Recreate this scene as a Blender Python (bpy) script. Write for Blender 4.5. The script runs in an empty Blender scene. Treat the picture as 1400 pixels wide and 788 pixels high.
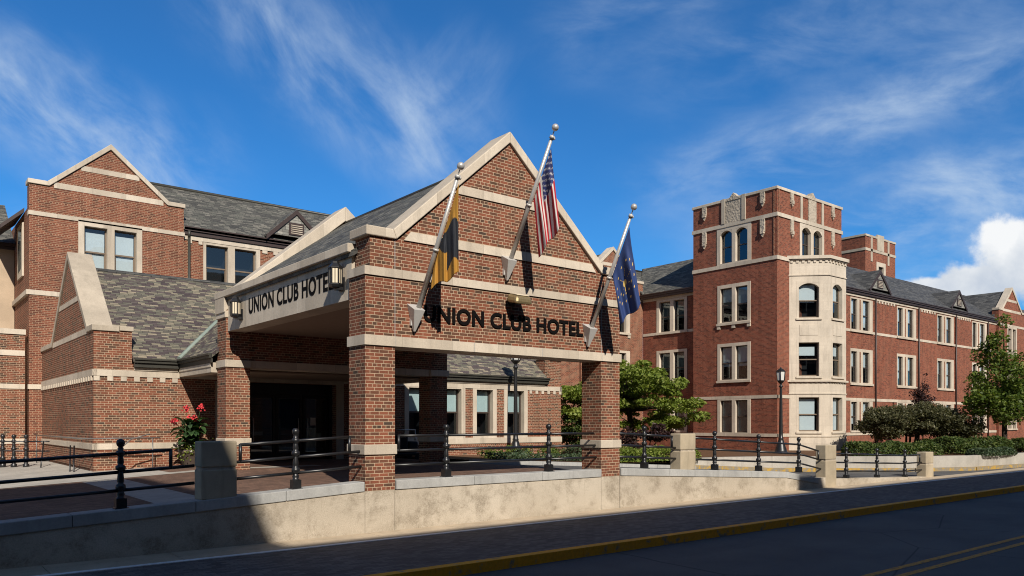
import bpy, math, random
from mathutils import Vector, Matrix
random.seed(7)
R = math.radians
sc = bpy.context.scene
COL = sc.collection

# ------------------------------------------------------------------ camera
cam_d = bpy.data.cameras.new("camera")
cam_d.sensor_width = 36.0
cam_d.lens = 36.0 * 1068.5 / 1400.0
cam_d.shift_y = 184.0 / 1400.0
cam_d.clip_start = 0.1
cam_d.clip_end = 5000
sc.cycles.filter_width = 1.05
cam = bpy.data.objects.new("camera", cam_d)
cam.location = (-7.346, -13.609, 2.15)
cam.rotation_euler = (R(90), 0, -math.atan2(.6292, .7773))
COL.objects.link(cam)
sc.camera = cam

# ------------------------------------------------------------------ light
LDIR = Vector((.45, 1.27, -1.0)).normalized()
EL = math.asin(-LDIR.z)
AZ = math.atan2(-LDIR.x, -LDIR.y)
sun_d = bpy.data.lights.new("sun", 'SUN')
sun_d.energy = 5.0
sun_d.angle = R(0.5)
sun_d.color = (1.0, .925, .82)
sun = bpy.data.objects.new("sun", sun_d)
sun.rotation_euler = LDIR.to_track_quat('-Z', 'Y').to_euler()
sun.location = (0, -60, 80)
COL.objects.link(sun)

vs = sc.view_settings
vs.view_transform = 'Standard'
vs.look = 'None'
vs.exposure = 0.15
vs.gamma = 1.0
vs.use_curve_mapping = False

# ------------------------------------------------------------------ node helpers
class NT:
    def __init__(s, tree):
        s.t = tree
        s.n = tree.nodes
        s.l = tree.links
    def new(s, kind, **kw):
        n = s.n.new(kind)
        for k, v in kw.items():
            setattr(n, k, v)
        return n
    def put(s, sock, v):
        if v is None:
            return
        if isinstance(v, bpy.types.NodeSocket):
            s.l.new(v, sock)
        else:
            sock.default_value = v
    def m(s, op, a, b=None, c=None, clamp=False):
        n = s.new('ShaderNodeMath', operation=op)
        n.use_clamp = clamp
        s.put(n.inputs[0], a); s.put(n.inputs[1], b); s.put(n.inputs[2], c)
        return n.outputs[0]
    def mix(s, f, a, b, blend='MIX'):
        n = s.new('ShaderNodeMix', data_type='RGBA', blend_type=blend)
        s.put(n.inputs['Factor'], f) if False else s.put(n.inputs[0], f)
        s.put(n.inputs[6], a); s.put(n.inputs[7], b)
        return n.outputs[2]
    def ramp(s, f, stops, interp='LINEAR'):
        n = s.new('ShaderNodeValToRGB')
        cr = n.color_ramp
        cr.interpolation = interp
        while len(cr.elements) < len(stops):
            cr.elements.new(.5)
        for e, (p, c) in zip(cr.elements, stops):
            e.position = p
            e.color = c if len(c) == 4 else (*c, 1)
        s.put(n.inputs[0], f)
        return n.outputs[0]
    def noise(s, vec, scale, detail=4, rough=.55, dist=0.0):
        n = s.new('ShaderNodeTexNoise')
        s.put(n.inputs['Vector'], vec)
        n.inputs['Scale'].default_value = scale
        n.inputs['Detail'].default_value = detail
        n.inputs['Roughness'].default_value = rough
        n.inputs['Distortion'].default_value = dist
        return n.outputs[0]
    def mapping(s, vec, loc=(0, 0, 0), rot=(0, 0, 0), scale=(1, 1, 1)):
        n = s.new('ShaderNodeMapping')
        s.put(n.inputs[0], vec)
        n.inputs[1].default_value = loc
        n.inputs[2].default_value = rot
        n.inputs[3].default_value = scale
        return n.outputs[0]
    def smooth(s, x, a, b):
        n = s.new('ShaderNodeMapRange', interpolation_type='SMOOTHSTEP')
        s.put(n.inputs[0], x)
        n.inputs[1].default_value = a
        n.inputs[2].default_value = b
        return n.outputs[0]

# ------------------------------------------------------------------ sky
w = bpy.data.worlds.new("World")
sc.world = w
w.use_nodes = True
nt = NT(w.node_tree)
bg = w.node_tree.nodes['Background']
sky = nt.new('ShaderNodeTexSky', sky_type='NISHITA')
sky.sun_disc = False
sky.sun_elevation = EL
sky.sun_rotation = AZ
sky.altitude = 200
sky.air_density = 1.0
sky.dust_density = 0.2
sky.ozone_density = 3.0
SKY_STR = 0.072
tc = nt.new('ShaderNodeTexCoord')
dirv = tc.outputs['Generated']
def dot(v):
    n = nt.new('ShaderNodeVectorMath', operation='DOT_PRODUCT')
    nt.put(n.inputs[0], dirv)
    n.inputs[1].default_value = v
    return n.outputs['Value']
fw = nt.m('MAXIMUM', dot((.6292, .7773, 0)), .02)
sx = nt.m('DIVIDE', dot((.7773, -.6292, 0)), fw)      # tangent-plane sky coordinates about a fixed compass bearing
sy = nt.m('DIVIDE', dot((0, 0, 1)), fw)
comb = nt.new('ShaderNodeCombineXYZ')
nt.put(comb.inputs[0], sx); nt.put(comb.inputs[1], sy)
sp = comb.outputs[0]
def pxs(px, py):
    return ((px - 700) / 1068.5, (578 - py) / 1068.5)
def streak(x0, y0, x1, y1, wid, end=.25):
    (a, b), (c, d) = pxs(x0, y0), pxs(x1, y1)
    L = math.hypot(c - a, d - b)
    ang = math.atan2(d - b, c - a)
    n1 = nt.noise(sp, 5.0, 3)
    off = nt.m('MULTIPLY', nt.m('SUBTRACT', n1, .5), .10)
    u = nt.m('ADD', nt.m('MULTIPLY', nt.m('SUBTRACT', sx, a), math.cos(ang)), nt.m('MULTIPLY', nt.m('SUBTRACT', sy, b), math.sin(ang)))
    v = nt.m('SUBTRACT', nt.m('MULTIPLY', nt.m('SUBTRACT', sy, b), math.cos(ang)), nt.m('MULTIPLY', nt.m('SUBTRACT', sx, a), math.sin(ang)))
    v = nt.m('ADD', v, off)
    across = nt.m('SUBTRACT', 1.0, nt.smooth(nt.m('ABSOLUTE', v), 0.0, wid))
    e1 = nt.smooth(u, -end * L, end * L)
    e2 = nt.m('SUBTRACT', 1.0, nt.smooth(u, L * (1 - end), L * (1 + end)))
    vec = nt.mapping(sp, rot=(0, 0, -ang + .25))
    vec = nt.mapping(vec, scale=(1.0, 2.3, 1))
    fib = nt.noise(vec, 6.0, 10, .60, .35)
    fib = nt.smooth(fib, .30, .86)
    return nt.m('MULTIPLY', nt.m('MULTIPLY', across, fib), nt.m('MULTIPLY', e1, e2))
cl = None
for (s, k) in ((streak(300, -40, 640, 250, .125), .72), (streak(-60, 80, 270, 255, .11), .95), (streak(560, 235, 660, 60, .10), .35),
               (streak(930, 265, 1420, 70, .085), .80), (streak(1000, 345, 1500, 230, .10), 1.0), (streak(900, 90, 1420, -20, .13), .34),
               (streak(760, 60, 980, -40, .11), .34), (streak(1080, 390, 1500, 330, .07), .6), (streak(-40, 290, 260, 290, .04), .3)):
    t_ = nt.m('MULTIPLY', s, k)
    cl = t_ if cl is None else nt.m('ADD', cl, t_)
cl = nt.m('MINIMUM', cl, .85)
# a cumulus bank low in the east
cn = nt.noise(nt.mapping(sp, loc=(3.1, 1.7, 0)), 17.0, 9, .58)
def blob(px, py, rx, ry):
    a, b = pxs(px, py)
    dx = nt.m('DIVIDE', nt.m('SUBTRACT', sx, a), rx / 1068.5)
    dy = nt.m('DIVIDE', nt.m('SUBTRACT', sy, b), ry / 1068.5)
    return nt.m('SUBTRACT', 1.0, nt.m('SQRT', nt.m('ADD', nt.m('MULTIPLY', dx, dx), nt.m('MULTIPLY', dy, dy))))
cu = None
for b_ in ((1412, 358, 98, 68), (1338, 396, 80, 42), (1268, 396, 56, 22), (1480, 358, 140, 84), (1210, 404, 60, 18), (1380, 332, 56, 44)):
    q = blob(*b_)
    cu = q if cu is None else nt.m('MAXIMUM', cu, q)
cu = nt.m('ADD', cu, nt.m('MULTIPLY', nt.m('SUBTRACT', cn, .5), 1.3))
cum = nt.smooth(cu, .02, .34)
cshade = nt.noise(nt.mapping(sp, loc=(.02, -.03, 0)), 11.0, 6, .55)
ccol = nt.ramp(nt.m('ADD', nt.m('MULTIPLY', cshade, .9), nt.m('MULTIPLY', nt.m('SUBTRACT', sy, .16), 1.6)),
               [(.26, (6.0, 7.0, 8.6)), (.46, (8.8, 9.4, 10.2)), (.62, (11.6, 11.8, 12.0))])
fill_untint = nt.m('MAXIMUM', nt.smooth(dot((0, 0, 1)), .50, .85), nt.smooth(dot(tuple(-LDIR)), -.15, .45))   # added: blue tint lifted overhead and sunward, out of view, to neutralise shadow fill
skc = nt.mix(nt.m('SUBTRACT', 1.0, nt.m('MULTIPLY', fill_untint, .9)), sky.outputs[0], (.32, 1.0, 1.58, 1), 'MULTIPLY')
hz = nt.m('SUBTRACT', 1.0, nt.smooth(dot((0, 0, 1)), .0, .5))
skc = nt.mix(nt.m('MULTIPLY', cl, .95), skc, (7.0, 8.6, 10.6, 1))
skc = nt.mix(cum, skc, ccol)
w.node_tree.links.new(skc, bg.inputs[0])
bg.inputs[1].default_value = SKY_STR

# ------------------------------------------------------------------ materials
MATS = {}
def material(name):
    m = bpy.data.materials.new(name)
    m.use_nodes = True
    n = NT(m.node_tree)
    p = m.node_tree.nodes['Principled BSDF']
    MATS[name] = m
    return m, n, p
def bump(n, p, h, strength=.4, dist=.01):
    b = n.new('ShaderNodeBump')
    b.inputs['Strength'].default_value = strength
    b.inputs['Distance'].default_value = dist
    n.put(b.inputs['Height'], h)
    n.l.new(b.outputs[0], p.inputs['Normal'])
def brick_mat(name, stops, mortar, var=.35, msize=.011, stain=.25):
    m, n, p = material(name)
    uv = n.new('ShaderNodeUVMap').outputs[0]
    b = n.new('ShaderNodeTexBrick')
    b.offset = .5; b.offset_frequency = 2; b.squash = .5; b.squash_frequency = 6
    n.put(b.inputs['Vector'], uv)
    b.inputs['Color1'].default_value = (0, 0, 0, 1)
    b.inputs['Color2'].default_value = (1, 1, 1, 1)
    b.inputs['Mortar'].default_value = (.5, .5, .5, 1)
    b.inputs['Scale'].default_value = 1.0
    b.inputs['Mortar Size'].default_value = msize * .5
    b.inputs['Mortar Smooth'].default_value = .15
    b.inputs['Bias'].default_value = 0
    b.inputs['Brick Width'].default_value = .2032
    b.inputs['Row Height'].default_value = .0677
    col = n.ramp(b.outputs['Color'], stops, 'CONSTANT')
    geo = n.new('ShaderNodeNewGeometry').outputs['Position']
    big = n.noise(geo, .35, 5, .6)
    fine = n.noise(uv, 55, 3, .6)
    col = n.mix(var, col, n.ramp(fine, [(.25, (.35, .35, .35)), (.75, (1.5, 1.5, 1.5))]), 'MULTIPLY')
    mo = n.mix(n.noise(uv, 9, 3), tuple(c * .8 for c in mortar) + (1,), tuple(c * 1.15 for c in mortar) + (1,))
    out = n.mix(b.outputs['Fac'], col, mo)
    out = n.mix(stain, out, n.ramp(big, [(.3, (.62, .58, .55)), (.7, (1.25, 1.22, 1.2))]), 'MULTIPLY')
    strk = n.noise(n.mapping(geo, scale=(3.2, 3.2, .22)), 1.5, 6, .65)
    out = n.mix(.55, out, n.ramp(strk, [(.34, (.66, .64, .62)), (.56, (1.06, 1.06, 1.05))]), 'MULTIPLY')
    n.l.new(out, p.inputs['Base Color'])
    p.inputs['Roughness'].default_value = .9
    p.inputs['Specular IOR Level'].default_value = .2
    bump(n, p, n.m('SUBTRACT', n.m('MULTIPLY', fine, .25), n.m('MULTIPLY', b.outputs['Fac'], 1.0)), .55, .008)
    return m
brick_mat('brick_blend', [(0, (.098, .055, .036)), (.12, (.135, .062, .039)), (.30, (.192, .070, .041)), (.50, (.232, .082, .047)),
                          (.72, (.205, .073, .042)), (.88, (.150, .064, .039)), (.97, (.070, .048, .036))], (.49, .365, .25), msize=.012)
brick_mat('brick_old', [(0, (.140, .052, .034)), (.2, (.180, .062, .039)), (.45, (.212, .072, .043)), (.7, (.236, .082, .049)), (.94, (.115, .050, .035))],
          (.42, .29, .19), .3, .0135)
brick_mat('brick_tower', [(0, (.150, .052, .035)), (.2, (.195, .063, .040)), (.45, (.230, .073, .045)), (.7, (.26, .085, .051)), (.96, (.13, .048, .034))],
          (.36, .205, .135), .25, .010)
def slate_mat(name, stops, wd, ht, seed=0):
    m, n, p = material(name)
    uv = n.mapping(n.new('ShaderNodeUVMap').outputs[0], loc=(seed, seed * .37, 0))
    b = n.new('ShaderNodeTexBrick')
    b.offset = .5; b.offset_frequency = 2; b.squash = .82; b.squash_frequency = 3
    n.put(b.inputs['Vector'], uv)
    b.inputs['Color1'].default_value = (0, 0, 0, 1)
    b.inputs['Color2'].default_value = (1, 1, 1, 1)
    b.inputs['Mortar'].default_value = (.5, .5, .5, 1)
    b.inputs['Scale'].default_value = 1
    b.inputs['Mortar Size'].default_value = .0045
    b.inputs['Mortar Smooth'].default_value = .1
    b.inputs['Brick Width'].default_value = wd
    b.inputs['Row Height'].default_value = ht
    patch = n.noise(uv, .8, 3, .6)
    f = n.m('ADD', n.m('MULTIPLY', b.outputs['Color'], .95), n.m('MULTIPLY', n.m('SUBTRACT', patch, .5), .55))
    f = n.m('ADD', f, .02)
    col = n.ramp(f, stops)
    fine = n.noise(n.mapping(uv, scale=(1, 3, 1)), 22, 5, .65)
    col = n.mix(.5, col, n.ramp(fine, [(.25, (.45, .45, .45)), (.75, (1.45, 1.45, 1.45))]), 'MULTIPLY')
    col = n.mix(n.m('MULTIPLY', b.outputs['Fac'], .85), col, (.012, .012, .012, 1))
    n.l.new(col, p.inputs['Base Color'])
    p.inputs['Roughness'].default_value = .72
    p.inputs['Specular IOR Level'].default_value = .35
    sep = n.new('ShaderNodeSeparateXYZ')
    n.put(sep.inputs[0], uv)
    saw = n.m('FRACT', n.m('DIVIDE', sep.outputs[1], ht))
    h = n.m('SUBTRACT', n.m('MULTIPLY', n.m('SUBTRACT', 1.0, saw), .9), n.m('MULTIPLY', b.outputs['Fac'], .6))
    h = n.m('ADD', h, n.m('ADD', n.m('MULTIPLY', b.outputs['Color'], .55), n.m('MULTIPLY', fine, .35)))
    bump(n, p, h, .8, .022)
    return m
slate_mat('slate_blend', [(0, (.066, .050, .052)), (.26, (.104, .080, .076)), (.46, (.122, .114, .090)), (.64, (.162, .152, .112)), (.82, (.235, .205, .148)), (1, (.31, .26, .185))], .27, .092, 3)
slate_mat('slate_grey', [(0, (.056, .055, .050)), (.3, (.086, .083, .074)), (.55, (.110, .112, .094)), (.78, (.142, .134, .115)), (1, (.20, .19, .16))], .30, .105, 11)
slate_mat('slate_dark', [(0, (.038, .038, .038)), (.3, (.058, .059, .060)), (.6, (.078, .079, .077)), (1, (.118, .116, .110))], .34, .13, 23)
slate_mat('slate_pale', [(0, (.19, .185, .165)), (.5, (.27, .265, .235)), (1, (.38, .365, .32))], .30, .12, 5)
def stone_mat(name, c, var=.25, joints=0.0, rough=.85, grain=30):
    m, n, p = material(name)
    geo = n.new('ShaderNodeNewGeometry').outputs['Position']
    big = n.noise(geo, .9, 6, .65)
    st = n.noise(n.mapping(geo, scale=(3, 3, .35)), 1.6, 5, .6)
    fine = n.noise(geo, grain, 4, .6)
    col = n.mix(n.m('MULTIPLY', n.smooth(big, .3, .75), 1.0), tuple(x * (1 - var) for x in c) + (1,), tuple(min(1, x * (1 + var * .35)) for x in c) + (1,))
    col = n.mix(n.m('MULTIPLY', n.smooth(st, .48, .72), .5), col, tuple(x * .62 for x in c) + (1,))
    col = n.mix(.25, col, n.ramp(fine, [(.3, (.6, .6, .6)), (.7, (1.3, 1.3, 1.3))]), 'MULTIPLY')
    hh = n.m('MULTIPLY', fine, .3)
    if joints:
        uv = n.new('ShaderNodeUVMap').outputs[0]
        b = n.new('ShaderNodeTexBrick')
        b.offset = .5
        n.put(b.inputs['Vector'], uv)
        b.inputs['Color1'].default_value = (.82, .82, .82, 1); b.inputs['Color2'].default_value = (1.1, 1.1, 1.1, 1); b.inputs['Mortar'].default_value = (.62, .6, .58, 1)
        b.inputs['Scale'].default_value = 1
        b.inputs['Mortar Size'].default_value = .006
        b.inputs['Brick Width'].default_value = joints
        b.inputs['Row Height'].default_value = joints * .52
        col = n.mix(.30, col, b.outputs['Color'], 'MULTIPLY')
        hh = n.m('SUBTRACT', hh, b.outputs['Fac'])
    if name.startswith('limestone') and not joints:
        uv = n.new('ShaderNodeUVMap').outputs[0]
        sp_ = n.new('ShaderNodeSeparateXYZ'); n.put(sp_.inputs[0], uv)
        fr_ = n.m('FRACT', n.m('DIVIDE', n.m('ADD', sp_.outputs[0], 500.0), 1.22))
        jt = n.m('SUBTRACT', 1.0, n.smooth(n.m('ABSOLUTE', n.m('SUBTRACT', fr_, .5)), .0, .009))
        col = n.mix(n.m('MULTIPLY', jt, .55), col, tuple(x * .45 for x in c) + (1,))
        blk = n.new('ShaderNodeTexWhiteNoise', noise_dimensions='1D')
        n.put(blk.inputs['W'], n.m('FLOOR', n.m('ADD', n.m('DIVIDE', n.m('ADD', sp_.outputs[0], 500.0), 1.22), .5)))
        col = n.mix(1.0, col, n.ramp(blk.outputs['Value'], [(0, (.84, .83, .81)), (1, (1.06, 1.06, 1.05))]), 'MULTIPLY')
    n.l.new(col, p.inputs['Base Color'])
    p.inputs['Roughness'].default_value = rough
    p.inputs['Specular IOR Level'].default_value = .25
    bump(n, p, hh, .3, .006)
    return m
stone_mat('limestone', (.60, .52, .42), .16)
stone_mat('limestone_grey', (.51, .44, .35), .22)
stone_mat('limestone_ashlar', (.605, .525, .42), .14, .95)
stone_mat('carved_stone', (.48, .41, .32), .22, 0, .9, 60)
stone_mat('cap_stone', (.41, .405, .385), .22)
stone_mat('concrete', (.43, .40, .35), .22)
stone_mat('walk_concrete', (.50, .405, .29), .2)
stone_mat('edging', (.84, .82, .78), .08)
stone_mat('stucco', (.52, .40, .28), .18)
stone_mat('pier_stone', (.45, .375, .265), .25, 0, .9, 90)
# carved relief
m, n, p = MATS['carved_stone'], NT(MATS['carved_stone'].node_tree), MATS['carved_stone'].node_tree.nodes['Principled BSDF']
vor = n.new('ShaderNodeTexVoronoi'); vor.inputs['Scale'].default_value = 7.5
n.put(vor.inputs['Vector'], n.new('ShaderNodeNewGeometry').outputs['Position'])
bump(n, p, n.m('ADD', vor.outputs['Distance'], n.noise(n.new('ShaderNodeNewGeometry').outputs['Position'], 14, 4)), .55, .05)
# stained retaining wall
m, n, p = material('stained_concrete')
geo = n.new('ShaderNodeNewGeometry').outputs['Position']
f1 = n.noise(geo, 3.0, 9, .72); f2 = n.noise(n.mapping(geo, scale=(.8, .8, .9)), 1.5, 9, .68); f3 = n.noise(geo, 45, 4, .6)
f0 = n.noise(geo, .55, 3, .5)
col = n.mix(n.smooth(f0, .3, .7), (.425, .365, .285, 1), (.52, .455, .365, 1))
sepz = n.new('ShaderNodeSeparateXYZ'); n.put(sepz.inputs[0], geo)
drip = n.noise(n.mapping(geo, scale=(5, 5, .22)), 1.6, 7, .7)
st = n.m('MULTIPLY', n.smooth(f2, .40, .60), n.smooth(f1, .36, .58))
st = n.m('MAXIMUM', st, n.m('MULTIPLY', n.m('MULTIPLY', n.smooth(drip, .54, .68), n.smooth(sepz.outputs[2], -.1, .8)), .55))
foot = n.m('MULTIPLY', n.m('SUBTRACT', 1.0, n.smooth(sepz.outputs[2], .0, .22)), n.smooth(f1, .3, .6))
st = n.m('MAXIMUM', st, n.m('MULTIPLY', foot, .6))
st = n.m('MULTIPLY', st, n.m('ADD', n.m('MULTIPLY', n.smooth(n.noise(geo, 22, 7, .78), .36, .6), .65), .35))
col = n.mix(n.m('MULTIPLY', st, .72), col, (.18, .145, .10, 1))
col = n.mix(.4, col, n.ramp(f3, [(.3, (.6, .6, .6)), (.7, (1.35, 1.35, 1.35))]), 'MULTIPLY')
n.l.new(col, p.inputs['Base Color']); p.inputs['Roughness'].default_value = .92; p.inputs['Specular IOR Level'].default_value = .2
bump(n, p, n.m('ADD', f3, n.m('MULTIPLY', f1, 1.5)), .35, .01)

def plain(name, c, rough=.6, metal=0.0, var=.12, scale=6, spec=.5):
    m, n, p = material(name)
    geo = n.new('ShaderNodeTexCoord').outputs['Object']
    f = n.noise(geo, scale, 5, .6)
    col = n.mix(f, tuple(x * (1 - var * 1.6) for x in c) + (1,), tuple(min(1, x * (1 + var * 1.6)) for x in c) + (1,))
    n.l.new(col, p.inputs['Base Color'])
    p.inputs['Roughness'].default_value = rough
    p.inputs['Metallic'].default_value = metal
    p.inputs['Specular IOR Level'].default_value = spec
    return m
plain('black_iron', (.012, .012, .013), .38, 0, .3, 12, .6)
plain('bronze_trim', (.045, .028, .024), .5, 0, .2)
plain('gutter_olive', (.040, .038, .030), .45, 0, .2)
plain('sash_tan', (.17, .125, .085), .55)
plain('sash_dark', (.055, .040, .032), .5)
plain('blind', (.78, .80, .80), .7, 0, .04)
plain('blind_teal', (.60, .70, .68), .7, 0, .06)
plain('blind_mid', (.36, .41, .43), .6, 0, .1)
plain('blind_grey', (.045, .085, .095), .6, 0, .06)
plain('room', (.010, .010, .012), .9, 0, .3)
plain('steel', (.50, .48, .45), .35, .35, .1)
plain('steel_matte', (.50, .48, .45), .5, .15, .12)
plain('rail_grey', (.16, .15, .14), .4, .2, .1)
plain('brass', (.30, .23, .12), .42, .6, .25, 20)
plain('letter_black', (.005, .004, .004), .85, 0, .2, 6, .1)
plain('ceiling_plaster', (.27, .20, .15), .8, 0, .12)
plain('lantern_glass', (.72, .62, .46), .35, 0, .08)
plain('lamp_glass', (.62, .62, .58), .3, 0, .08)
plain('copper_patina', (.19, .235, .205), .65, 0, .25)
plain('flag_red', (.38, .008, .018), .8, 0, .1)
plain('flag_white', (.58, .55, .52), .8, 0, .06)
plain('flag_navy', (.022, .030, .12), .8, 0, .1)
plain('flag_blue', (.020, .045, .155), .78, 0, .1)
plain('flag_gold', (.38, .185, .022), .8, 0, .12)
plain('flag_black', (.012, .014, .020), .8, 0, .2)
plain('flag_emblem', (.72, .50, .14), .75, 0, .1)
plain('terracotta', (.10, .075, .06), .8, 0, .2)
plain('bark', (.060, .046, .036), .95, 0, .35, 14, .1)
plain('flower_red', (.62, .045, .055), .6, 0, .25, 20)
plain('flower_white', (.80, .78, .68), .6)
plain('mulch', (.125, .070, .040), .95, 0, .4, 9, .1)
plain('pale_paper', (.75, .75, .72), .7)
plain('door_dark', (.012, .012, .012), .35, 0, .2)
# glass
m, n, p = material('window_glass')
out = m.node_tree.nodes['Material Output']
m.node_tree.nodes.remove(p)
tr = n.new('ShaderNodeBsdfTransparent'); tr.inputs[0].default_value = (.72, .78, .80, 1)
gl = n.new('ShaderNodeBsdfGlossy'); gl.inputs['Roughness'].default_value = .015; gl.inputs['Color'].default_value = (.85, .95, 1, 1)
geo = n.new('ShaderNodeNewGeometry').outputs['Position']
bp = n.new('ShaderNodeBump'); bp.inputs['Strength'].default_value = .06; bp.inputs['Distance'].default_value = .02
n.put(bp.inputs['Height'], n.noise(geo, .8, 2))
n.l.new(bp.outputs[0], gl.inputs['Normal'])
mx = n.new('ShaderNodeMixShader')
lw = n.new('ShaderNodeLayerWeight')
n.put(mx.inputs[0], n.m('ADD', n.m('MULTIPLY', n.m('POWER', lw.outputs['Facing'], 3.0), .75), .10, clamp=True))
n.l.new(tr.outputs[0], mx.inputs[1]); n.l.new(gl.outputs[0], mx.inputs[2]); n.l.new(mx.outputs[0], out.inputs[0])
# leaves
def leaf_mat(name, stops, trans=.3):
    m, n, p = material(name)
    isl = n.new('ShaderNodeNewGeometry').outputs['Random Per Island']
    col = n.ramp(isl, stops)
    n.l.new(col, p.inputs['Base Color'])
    p.inputs['Roughness'].default_value = .55
    p.inputs['Specular IOR Level'].default_value = .3
    t = n.new('ShaderNodeBsdfTranslucent')
    n.l.new(n.mix(1, col, (1.2, 1.25, .6, 1), 'MULTIPLY'), t.inputs[0])
    mx = n.new('ShaderNodeMixShader'); mx.inputs[0].default_value = trans
    n.l.new(p.outputs[0], mx.inputs[1]); n.l.new(t.outputs[0], mx.inputs[2])
    n.l.new(mx.outputs[0], m.node_tree.nodes['Material Output'].inputs[0])
leaf_mat('leaf_bright', [(0, (.095, .135, .020)), (.4, (.165, .225, .036)), (.75, (.235, .29, .050)), (1, (.31, .34, .09))], .40)
leaf_mat('leaf_green', [(0, (.055, .092, .016)), (.5, (.108, .160, .028)), (.85, (.16, .21, .042)), (1, (.24, .26, .07))], .40)
leaf_mat('leaf_olive', [(0, (.046, .050, .022)), (.5, (.082, .084, .038)), (.85, (.125, .12, .060)), (1, (.20, .18, .10))])
leaf_mat('leaf_hedge', [(0, (.032, .060, .014)), (.5, (.068, .105, .024)), (1, (.14, .165, .044))], .25)
leaf_mat('leaf_purple', [(0, (.022, .012, .014)), (.6, (.040, .018, .018)), (1, (.065, .03, .026))], .15)
leaf_mat('leaf_canna', [(0, (.016, .042, .014)), (.5, (.030, .068, .022)), (1, (.055, .10, .032))], .2)
leaf_mat('leaf_juniper', [(0, (.030, .052, .026)), (.5, (.052, .085, .040)), (1, (.09, .12, .05))], .15)

# ground surfaces
m, n, p = material('asphalt')
geo = n.new('ShaderNodeNewGeometry').outputs['Position']
a = n.noise(geo, 90, 3, .7); b_ = n.noise(geo, .5, 5, .6); c_ = n.noise(n.mapping(geo, scale=(.15, 1.2, 1)), 1.0, 4)
col = n.mix(n.smooth(b_, .3, .7), (.080, .078, .076, 1), (.115, .111, .105, 1))
col = n.mix(n.m('MULTIPLY', n.smooth(c_, .5, .75), .4), col, (.062, .061, .060, 1))
col = n.mix(.6, col, n.ramp(a, [(.3, (.45, .45, .45)), (.72, (1.7, 1.7, 1.7))]), 'MULTIPLY')
vc = n.new('ShaderNodeTexVoronoi', feature='DISTANCE_TO_EDGE'); vc.inputs['Scale'].default_value = .22
n.put(vc.inputs['Vector'], n.mix(.12, geo, n.new('ShaderNodeTexNoise').outputs['Color']))
col = n.mix(n.m('MULTIPLY', n.m('SUBTRACT', 1.0, n.smooth(vc.outputs['Distance'], .0, .006)), .6), col, (.012, .012, .013, 1))
n.l.new(col, p.inputs['Base Color']); p.inputs['Roughness'].default_value = .85; p.inputs['Specular IOR Level'].default_value = .3
bump(n, p, a, .5, .01)
def paver_mat(name, stops, mortar, wd, ht):
    m, n, p = material(name)
    geo = n.new('ShaderNodeNewGeometry').outputs['Position']
    b = n.new('ShaderNodeTexBrick'); b.offset = .5
    n.put(b.inputs['Vector'], n.mapping(geo, rot=(0, 0, R(0))))
    b.inputs['Color1'].default_value = (0, 0, 0, 1); b.inputs['Color2'].default_value = (1, 1, 1, 1); b.inputs['Mortar'].default_value = (.5, .5, .5, 1)
    b.inputs['Scale'].default_value = 1; b.inputs['Mortar Size'].default_value = .006
    b.inputs['Brick Width'].default_value = wd; b.inputs['Row Height'].default_value = ht
    col = n.ramp(b.outputs['Color'], stops)
    col = n.mix(.5, col, n.ramp(n.noise(geo, .7, 6, .65), [(.3, (.6, .6, .6)), (.72, (1.35, 1.35, 1.35))]), 'MULTIPLY')
    col = n.mix(n.m('MULTIPLY', b.outputs['Fac'], .8), col, (*mortar, 1))
    n.l.new(col, p.inputs['Base Color']); p.inputs['Roughness'].default_value = .88; p.inputs['Specular IOR Level'].default_value = .25
    bump(n, p, n.m('SUBTRACT', n.noise(geo, 40, 3), b.outputs['Fac']), .4, .008)
paver_mat('paver_dark', [(0, (.095, .082, .075)), (.5, (.135, .115, .104)), (1, (.18, .152, .138))], (.06, .055, .052), .2, .1)
paver_mat('paver_brown', [(0, (.105, .062, .045)), (.5, (.15, .088, .062)), (1, (.20, .118, .082))], (.085, .062, .05), .2, .1)
for nm, a_, b_, c1_ in (('yellow_paint', .56, .66, (.86, .36, .010, 1)), ('yellow_patchy', .46, .56, (.46, .28, .05, 1))):
    m, n, p = material(nm)
    geo = n.new('ShaderNodeNewGeometry').outputs['Position']
    f = n.noise(geo, 4.5, 8, .72); f2 = n.noise(geo, .9, 4, .6)
    col = n.mix(n.smooth(n.m('ADD', n.m('MULTIPLY', f, .75), n.m('MULTIPLY', f2, .3)), a_, b_), c1_, (.24, .205, .15, 1))
    col = n.mix(.5, col, n.ramp(n.noise(geo, 18, 5, .7), [(.3, (.55, .55, .55)), (.7, (1.3, 1.3, 1.3))]), 'MULTIPLY')
    n.l.new(col, p.inputs['Base Color']); p.inputs['Roughness'].default_value = .8
m, n, p = material('worn_yellow')
geo = n.new('ShaderNodeNewGeometry').outputs['Position']
f = n.noise(geo, 14, 8, .72)
col = n.mix(n.smooth(f, .46, .66), (.60, .26, .012, 1), (.085, .07, .05, 1))
n.l.new(col, p.inputs['Base Color']); p.inputs['Roughness'].default_value = .8
m, n, p = material('grass')
geo = n.new('ShaderNodeNewGeometry').outputs['Position']
f = n.noise(geo, 2.0, 8, .7)
col = n.ramp(f, [(.3, (.045, .060, .018)), (.5, (.10, .10, .035)), (.7, (.20, .165, .07))])
n.l.new(col, p.inputs['Base Color']); p.inputs['Roughness'].default_value = .95; p.inputs['Specular IOR Level'].default_value = .1
bump(n, p, n.noise(geo, 40, 5, .7), .8, .05)

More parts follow.
